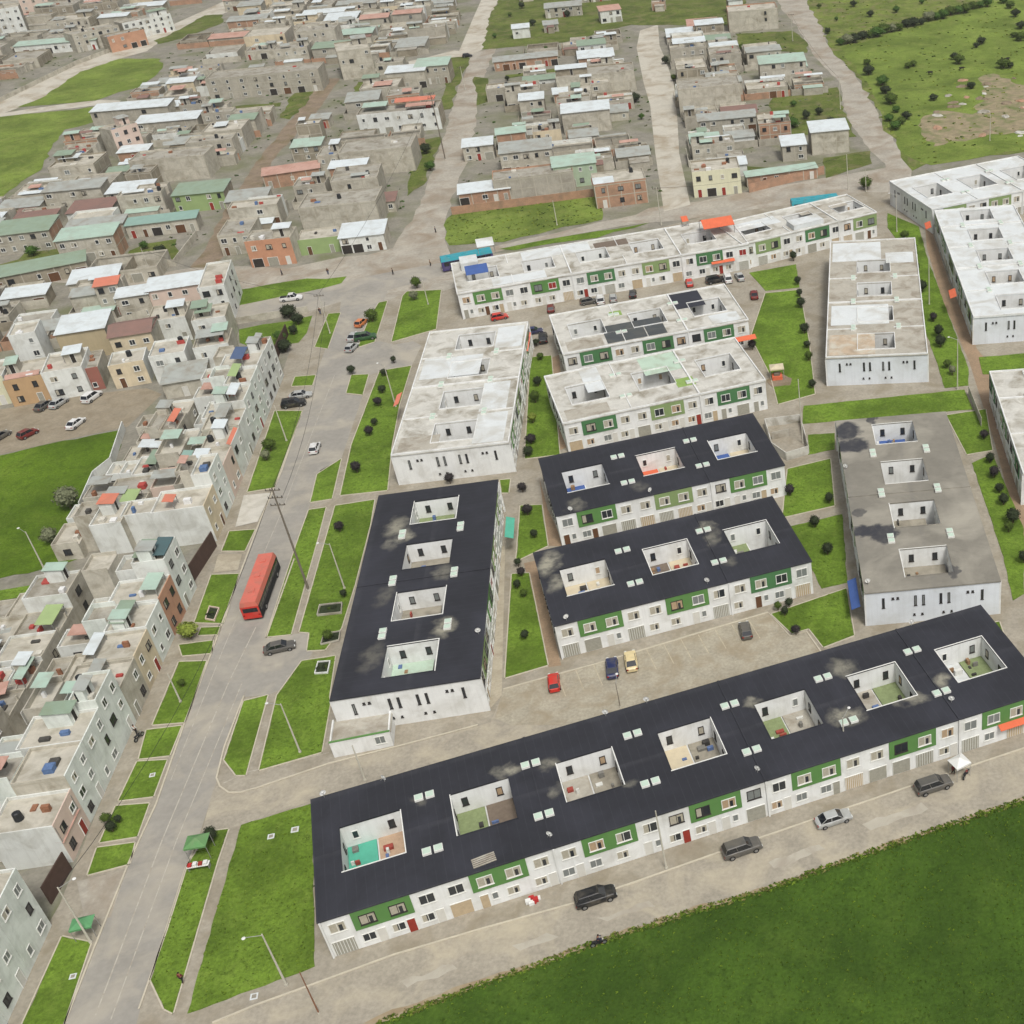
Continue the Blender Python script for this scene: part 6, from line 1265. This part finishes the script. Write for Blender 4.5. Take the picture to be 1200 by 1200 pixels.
tufts('field_tufts', [(420, 1222), (448, 1196), (560, 1154), (725, 1095), (800, 1071), (900, 1041), (985, 1010), (1050, 987), (1200, 936), (1230, 925), (1230, 1230)], 2400, 4, ['gl', 'gl', 'll', 'gl'], .04, .11)
tufts('verge_tufts', [(420, 1212), (448, 1194), (560, 1152), (725, 1093), (800, 1069), (900, 1039), (985, 1008), (1050, 985), (1200, 934), (1200, 942), (1050, 993), (985, 1016), (900, 1047), (800, 1077), (725, 1101), (560, 1160), (448, 1203)], 1300, 5, ['gl', 'll', 'dry', 'gl'], .06, .2)
for k_, L_ in enumerate(((23, 1500), (22, 500), (20, 500), (19, 500), (18, 250), (6, 400), (33 - 1, 200), (31, 200), (30, 200))):
    tufts('lawn_tufts', LAWNS[L_[0]], L_[1] // 2, 30 + k_, ['ld', 'll', 'll'], .04, .13)
# ---------------------------------------------------------------- cattle
def cow(px, ang, label):
    p = G(*px); t = thing('cow', label, 'cow', (p.x, p.y, .05), R(ang), 'dark cattle in the pasture')
    if 'cow' not in CM:
        J = [(-.5, 0, 1.05, .3), (0, 0, 1.0, .34), (.5, 0, 1.08, .3), (.85, 0, 1.15, .17), (1.1, 0, .95, .13), (1.38, 0, .8, .09), (-.85, 0, 1.15, .12), (-.98, 0, .7, .04),
             (-.62, .2, .85, .14), (-.72, .2, .45, .07), (-.66, .2, .05, .06), (-.62, -.2, .85, .14), (-.66, -.2, .45, .07), (-.6, -.2, .05, .06), (.55, .18, .8, .12), (.58, .18, .42, .06), (.56, .18, .05, .055), (.55, -.18, .8, .12), (.52, -.18, .42, .06), (.5, -.18, .05, .055)]
        E_c = [(0, 1), (1, 2), (2, 3), (3, 4), (4, 5), (0, 6), (6, 7), (0, 8), (8, 9), (9, 10), (0, 11), (11, 12), (12, 13), (2, 14), (14, 15), (15, 16), (2, 17), (17, 18), (18, 19)]
        CM['cow'] = skinmesh('body', J, E_c, mat('black hide', (34, 30, 28), .15, 3))
    put('body', CM['cow'], t); return t
cow((1090, 88), 185, 'black cow grazing, leftmost of the three in the pasture'); cow((1127, 83), 5, 'black cow between the other two in the pasture'); cow((1180, 72), 20, 'black cow farthest right in the pasture')
# ---------------------------------------------------------------- poles and wires
CONCP = mat('pole concrete', (186, 182, 168), .06, 1, streak=.2); DPOLE = mat('dark pole', (112, 104, 92), .1, 1, streak=.3)
TOPS = {}
def pole(key, base, h, label, m=None, lamp=None, arm=None, r=.13, z0=.05, lean=(0, 0), name='lamp_post', cat='street lamp'):
    m = m or CONCP; p = G(*base); t = thing(name, label, cat, (p.x, p.y, z0), 0, 'posts and poles along the streets'); b = MB(); tx, ty = lean
    b.cyl((0, 0, 0), (tx, ty, h), r, r * .55, m, 8); b.build('shaft', t); b = MB(); b.cyl((0, 0, 0), (0, 0, .25), r * 1.5, r * 1.5, CONCP, 8); b.build('footing', t)
    if lamp is not None:
        a = R(lamp); dx, dy = math.cos(a) * 1.5, math.sin(a) * 1.5
        b = MB(); b.cyl((tx, ty, h - .2), (tx + dx, ty + dy, h + .25), .04, .035, M_METAL, 6); b.build('arm', t)
        b = MB(); b.ball((tx + dx * 1.15, ty + dy * 1.15, h + .24), .2, M_DISH, (1.1, 1.1, .4), 10, 5); b.build('lamp_head', t)
    if arm:
        for k in range(arm):
            z = h - .5 - k * 1.3; b = MB(); b.box(tx - 1.1, ty - .06, z, tx + 1.1, ty + .06, z + .12, DPOLE); b.build('crossarm', t)
            for q in (-1, -.35, .35, 1): b = MB(); b.cyl((tx + q, ty, z + .121), (tx + q, ty, z + .4), .07, .04, PLASTB, 6); b.build('insulator', t)
    TOPS[key] = Vector((p.x + tx, p.y + ty, z0 + h)); return t
pole('a', (336, 1155), 8.6, 'white lamp post standing on the large bottom lawn', lamp=200); pole('b', (352, 882), 8.6, 'white lamp post on the lawn above the side street', lamp=180)
pole('c', (404, 690), 8.6, 'white lamp post on the long avenue lawn', lamp=180); pole('d', (362, 692), 19, 'very tall dark power pole leaning over the avenue', DPOLE, arm=3, r=.2, name='power_pole', cat='power pole')
pole('e', (52, 667), 7.4, 'white post at the lower edge of the big left field', lamp=150); pole('f', (428, 915), 6.2, 'short concrete post before the annex'); pole('g', (781, 1018), 9.6, 'thin white pole in front of the fourth house group of the front terrace')
pole('h', (991, 898), 8.2, 'lamp post with twin white heads at the right of the front street', lamp=60); pole('i', (107, 1105), 9.4, 'white lamp post above the green canopy at the lower left', lamp=30)
pole('j', (212, 823), 5.2, 'short white pole on a left verge plot'); pole('k', (336, 517), 7.6, 'pale pole on the verge opposite the avenue lawn'); pole('l', (387, 391), 9.4, 'pale pole of the pair near the crossing', arm=1); pole('m', (502, 357), 6, 'white pole on the lawn by the crossing')
pole('n', (464, 477), 9, 'white lamp post on the clipped shrub lawn', lamp=150); pole('o', (522, 187), 20, 'tall dark leaning pole beside the dirt road', DPOLE, arm=2, r=.2, name='power_pole', cat='power pole'); pole('p', (1089, 357), 11, 'tall pale post halfway along the brown walkway')
pole('q', (1122, 456), 10.5, 'tall pale post at the lower end of the walkway strip', lamp=160); pole('r', (1051, 272), 9.6, 'pale post at the top of the walkway strip', lamp=170); pole('s', (941, 520), 13, 'tall white post by the roofless hut')
pole('t', (994, 222), 9.5, 'white pole on the track behind the back row'); pole('u', (1015, 225), 6, 'short pole beside the bush behind the back row'); pole('v', (653, 264), 6.6, 'concrete post dividing the overgrown plot'); pole('w', (775, 264), 10, 'pole at the lower end of the pale street', arm=1)
pole('x', (177, 322), 7, 'pole at the left of the crossing'); pole('y', (727, 829), 4.2, 'small dark street lamp at the edge of the court', DPOLE, lamp=90, r=.07); pole('z', (985, 128), 10, 'pole beside the bend of the right dirt road'); pole('aa', (929, 48), 10, 'pole beside the upper right dirt road', arm=1)
pole('ab', (1160, 165), 8, 'post in the pasture beside the rubble'); pole('ac', (374, 1188), 7, 'rusty lattice like post at the corner of the bottom lawn', mat('rusty post', (134, 96, 72), .2, 2), r=.09); pole('ad', (545, 105), 8, 'pole on the verge of the dirt road', arm=1)
pole('ae', (1118, 640), 6, 'dark thin post by the right hand lawn', DPOLE, r=.06)
def wire(a, b_, sag, label, off=(0, 0, 0)):
    A, B = TOPS[a] + Vector(off), TOPS[b_] + Vector(off); m = MB(); pts = [A.lerp(B, i / 10) + Vector((0, 0, -sag * 4 * (i / 10) * (1 - i / 10) - .15)) for i in range(11)]
    for i in range(10): m.cyl(pts[i], pts[i + 1], .028, .028, PLASTB, 4, False)
    o = m.build('overhead_wire'); tag(o, label, 'wire', 'overhead wires')
wire('d', 'l', 3, 'overhead wire from the tall avenue pole to the crossing pole'); wire('d', 'l', 3.4, 'lower overhead wire from the avenue pole to the crossing', (0.9, 0, -1.8)); wire('d', 'i', 4, 'overhead wire from the tall avenue pole down to the lower left lamp')
wire('l', 'x', 2, 'overhead wire across the crossing'); wire('l', 'o', 2.5, 'overhead wire from the crossing up the dirt road'); wire('o', 'ad', 2, 'overhead wire along the upper dirt road'); wire('w', 't', 2, 'overhead wire along the track behind the back row'); wire('z', 'aa', 2, 'overhead wire along the right dirt road')
# ---------------------------------------------------------------- small built things
def canopy(px, w, d, h, m, label, ang=8, goods=()):
    p = G(*px); t = thing('market_canopy', label, 'canopy', (p.x, p.y, .05), R(ang)); b = MB()
    b.add([(-w / 2, -d / 2, h), (w / 2, -d / 2, h), (w / 2, d / 2, h), (-w / 2, d / 2, h), (0, 0, h + .6)], [(0, 1, 4), (1, 2, 4), (2, 3, 4), (3, 0, 4)], m)
    b.add([(-w / 2, -d / 2, h - .25), (w / 2, -d / 2, h - .25), (w / 2, -d / 2, h), (-w / 2, -d / 2, h)], [(0, 1, 2, 3)], m); b.build('canopy_sheet', t)
    for x in (-1, 1):
        for y in (-1, 1): b = MB(); b.cyl((x * (w / 2 - .1), y * (d / 2 - .1), 0), (x * (w / 2 - .1), y * (d / 2 - .1), h), .04, .04, M_METAL, 6); b.build('post', t)
    return t
canopy((238, 1001), 2.6, 2.2, 2.3, mat('green canopy', (96, 140, 88), .1, 1, dirt=(120, 130, 100)), 'green canopy of the kiosk at the avenue edge'); canopy((104, 1095), 2.4, 1.8, 2.0, mat('bright green canopy', (92, 146, 100), .1, 1), 'green canopy at the lower left verge', 12)
canopy((911, 442), 2.8, 2.4, 2.3, M_CREAM, 'cream canopy of the play stand on the long lawn', 5)
canopy((1124, 908), 2.2, 2.0, 2.3, M_DISH, 'white umbrella of the street vendor on the front street', 30)
p = G(238, 1010); t = thing('vendor_table', 'vendor table with red and white goods under the green canopy', 'table', (p.x, p.y, .05), R(8)); b = MB(); b.box(-1.3, -1.5, .7, 1.2, -.7, .78, M_DISH); b.build('table_top', t)
for x in (-1.2, 1.1): b = MB(); b.box(x - .04, -1.4, 0, x + .04, -.8, .699, M_METAL); b.build('leg', t)
for k in range(4): b = MB(); b.box(-1.2 + k * .6, -1.4, .79, -.75 + k * .6, -.85, 1.0 + .1 * (k % 2), [CLO['red'], M_DISH, M_DOORR, M_DISH][k]); o = b.build('goods_box', t)
p = G(911, 444); t = thing('play_stand', 'orange play stand beneath the cream canopy', 'play stand', (p.x, p.y, .1), R(5)); b = MB(); b.box(-1, -.8, .01, 1, .8, .8, M_ORANGE); b.build('base', t); b = MB(); b.box(-.6, -.5, .801, .6, .5, 1.3, M_DBROWN); b.build('top', t)
sheet('sand_patch', [(898, 447), (912, 437), (928, 444), (926, 452), (905, 454)], .106, M_EARTH2, 1, .2, seed=2)
def wallrun(pxs, h, m, label, name='garden_wall', th=.16, cat='wall', close=False, group=None):
    pts = [G(*p) for p in pxs] + ([G(*pxs[0])] if close else []); b = MB()
    for i in range(len(pts) - 1):
        a, c = pts[i], pts[i + 1]; d = (c - a).normalized(); n_ = Vector((-d.y, d.x)) * th / 2; h_ = h + .003 * i
        if i: a = a + d * th / 2
        v = [(a.x - n_.x, a.y - n_.y), (c.x - n_.x, c.y - n_.y), (c.x + n_.x, c.y + n_.y), (a.x + n_.x, a.y + n_.y)]; b.prism(v, 0, h_, m)
    o = b.build(name); return tag(o, label, cat, group)
wallrun([(897, 500), (938, 495), (948, 532), (922, 540), (905, 528), (897, 500)], 1.7, R_WHITE, 'roofless white hut walls beside the long lawn', 'hut_wall')
wallrun([(905, 515), (925, 511)], 1.5, R_BEIGE, 'low beige inner wall of the roofless hut')
GATE = mat('dark brown gate', (78, 60, 52), .15, 2); wallrun([(222, 690), (254, 640)], 3.0, GATE, 'tall dark brown gate between the two rows of town houses', 'lane_gate', cat='gate'); wallrun([(60, 1060), (84, 1018)], 3.0, GATE, 'dark brown gate of the lane near the bottom left', 'lane_gate', cat='gate')
wallrun([(316, 440), (338, 392)], 2.6, GATE, 'dark fence beside the scrub lot', 'lot_fence', cat='fence'); wallrun([(278, 380), (362, 366)], 1.6, BLK[1], 'low block wall above the scrub lot')
wallrun([(206, 312), (232, 278)], 1.9, BLK[1], 'slanting yard wall at the lower end of the earth lane'); wallrun([(148, 310), (206, 312)], 1.7, BLK[1], 'low wall along the front of the weedy yard')
wallrun([(530, 252), (700, 230)], 2.2, BRICK, 'long orange brick wall behind the overgrown plot'); wallrun([(878, 226), (966, 204)], 2.4, BRICK, 'orange brick yard wall by the track')
wallrun([(0, 120), (90, 76), (140, 57)], 1.6, BLK[1], 'long low wall beside the hill road')
wallrun([(147, 504), (133, 547), (113, 563), (97, 600)], 2.0, PLAST, 'white boundary wall along the edge of the big field')
wallrun([(30, 420), (180, 372)], 2.4, BLK[1], 'long beige wall below the green shed'); wallrun([(1135, 462), (1150, 500)], 1.8, R_BEIGE, 'pale railing beside the brown walkway', th=.08)
def frame(pxs, h, m, label, name='planter'):
    pts = [G(*p) for p in pxs]; c = sum(pts, Vector((0, 0))) / len(pts); t = thing(name, label, 'planter', (c.x, c.y, .1)); b = MB(); n_ = len(pts)
    for i in range(n_):
        a, d_ = pts[i] - c, pts[(i + 1) % n_] - c; d = (d_ - a).normalized(); k = Vector((-d.y, d.x)) * .12
        b.prism([(a.x, a.y), (d_.x, d_.y), (d_.x + k.x, d_.y + k.y), (a.x + k.x, a.y + k.y)], .01 + i * .001, h + i * .002, m)
    b.build('border', t); s = MB(); s.prism([tuple((q - c) * .86) for q in pts], .005, h * .5, LF['dark']); s.build('soil', t)
    for k in range(5): o = put('plant', crown_mesh(random.Random(k).choice(['dark', 'olive']), k % 4, .5), t, (rr.uniform(-.7, .7), rr.uniform(-.4, .4), h * .6)); o.scale = (.4, .4, .35)
frame([(372, 723), (401, 720), (402, 708), (375, 711)], .4, R_BEIGE, 'rectangular planter near the middle of the long avenue lawn'); frame([(376, 757), (398, 752), (400, 741), (380, 744)], .3, R_BEIGE, 'pale planter with a small olive tree'); frame([(369, 791), (385, 790), (388, 776), (373, 777)], .3, W_WHITE, 'white edged planter at the top of the lower lawn'); frame([(241, 727), (252, 729), (258, 714), (246, 712)], .3, PINKW, 'pink edged planter on the verge beside the bus')
def plate(px, s, label, m=None, z=.104):
    p = G(*px); t = thing('manhole', label, 'manhole', (p.x, p.y, z), .2, 'manhole frames'); b = MB(); b.box(-s, -s, 0, s, s, .06, m or R_COOL); b.build('frame', t); b = MB(); b.box(-s * .6, -s * .6, .061, s * .6, s * .6, .075, M_CONC); b.build('cover', t)
plate((318, 981), .4, 'left manhole frame near the top of the large lawn'); plate((346, 973), .45, 'right manhole frame near the top of the large lawn'); plate((179, 998 - 1), .3, 'small white slab on the left verge') if 0 else None
plate((179, 909), .35, 'white square slab on a left verge plot'); plate((86, 1145), .35, 'white square slab on the bottom left verge'); plate((298, 1168), .4, 'manhole on the footway at the bottom', z=.03); plate((480, 1063), .3, 'manhole before the front terrace', z=.04)
sheet('concrete_apron', [(286, 581), (318, 578), (302, 612), (276, 618)], .11, mat('pale apron', (190, 186, 176), .08, .6, dirt=(150, 144, 128), dirt_amt=.4)); sheet('concrete_apron', [(256, 650), (284, 650), (279, 668), (250, 672)], .108, M_WALK)
sheet('concrete_apron', [(90, 1033), (148, 1020), (130, 1075), (100, 1080)], .035, M_EARTH)
# clothes and goods: red white bundle on the front footway, rug on the roof
p = G(626, 1058); t = thing('goods_pile', 'red and white bundle of goods on the front footway', 'bundle', (p.x, p.y, .05), .3)
for k in range(6): b = MB(); x, y = rr.uniform(-.9, .9), rr.uniform(-.4, .4); b.box(x, y, .005 * k, x + .6, y + .5, .3 + .1 * (k % 3), [CLO['red'], M_DISH][k % 2]); b.build('bundle', t)
p = G(567, 1008, 6.06); t = thing('roof_pallet', 'pale slatted pallet lying on the front edge of the black roof', 'pallet', (p.x, p.y, 6.07), .42)
for k in range(5): b = MB(); b.box(-1.3, -.7 + k * .3, 0, 1.3, -.52 + k * .3, .08, R_BEIGE); b.build('slat', t)
p = G(160, 822); t = thing('white_dog_sculpture', 'white figure lying on the framed left verge plot', 'figure', (p.x, p.y, .1)) if 0 else None
# rubble heaps in the pasture
for i, px in enumerate(sorted((rr.uniform(1085, 1200), rr.uniform(92, 162)) for _ in range(26))):
    p = G(*px); b = MB(); s = rr.uniform(.8, 2.4); b.ball((0, 0, .05), s, rr.choice([R_WHITE, SLAB, M_EARTH2, BRICK]), (1, .7, .25), 7, 4)
    me = b.mesh('rubble')
    for v in me.vertices: v.co *= rr.uniform(.8, 1.2)
    o = put('rubble_heap', me, None, (p.x, p.y, .05), rr.uniform(0, 3)); tag(o, f'rubble heap in the upper right pasture, {NW(i + 1)} from the left', 'rubble', 'rubble heaps in the pasture')


# ---------------------------------------------------------------- air
b = MB(); b.box(-960, -90, -1, 960, 1360, 126, M_DIRT); hz = b.build('haze'); hz['kind'] = 'stuff'; hz.data.materials.clear()
hm = bpy.data.materials.new('haze air'); hm.use_nodes = True; N = hm.node_tree.nodes; N.clear(); o_ = N.new('ShaderNodeOutputMaterial'); v_ = N.new('ShaderNodeVolumePrincipled')
v_.inputs['Color'].default_value = (.93, .94, .92, 1); v_.inputs['Density'].default_value = .00012; v_.inputs['Anisotropy'].default_value = .2; hm.node_tree.links.new(v_.outputs[0], o_.inputs['Volume']); hz.data.materials.append(hm)
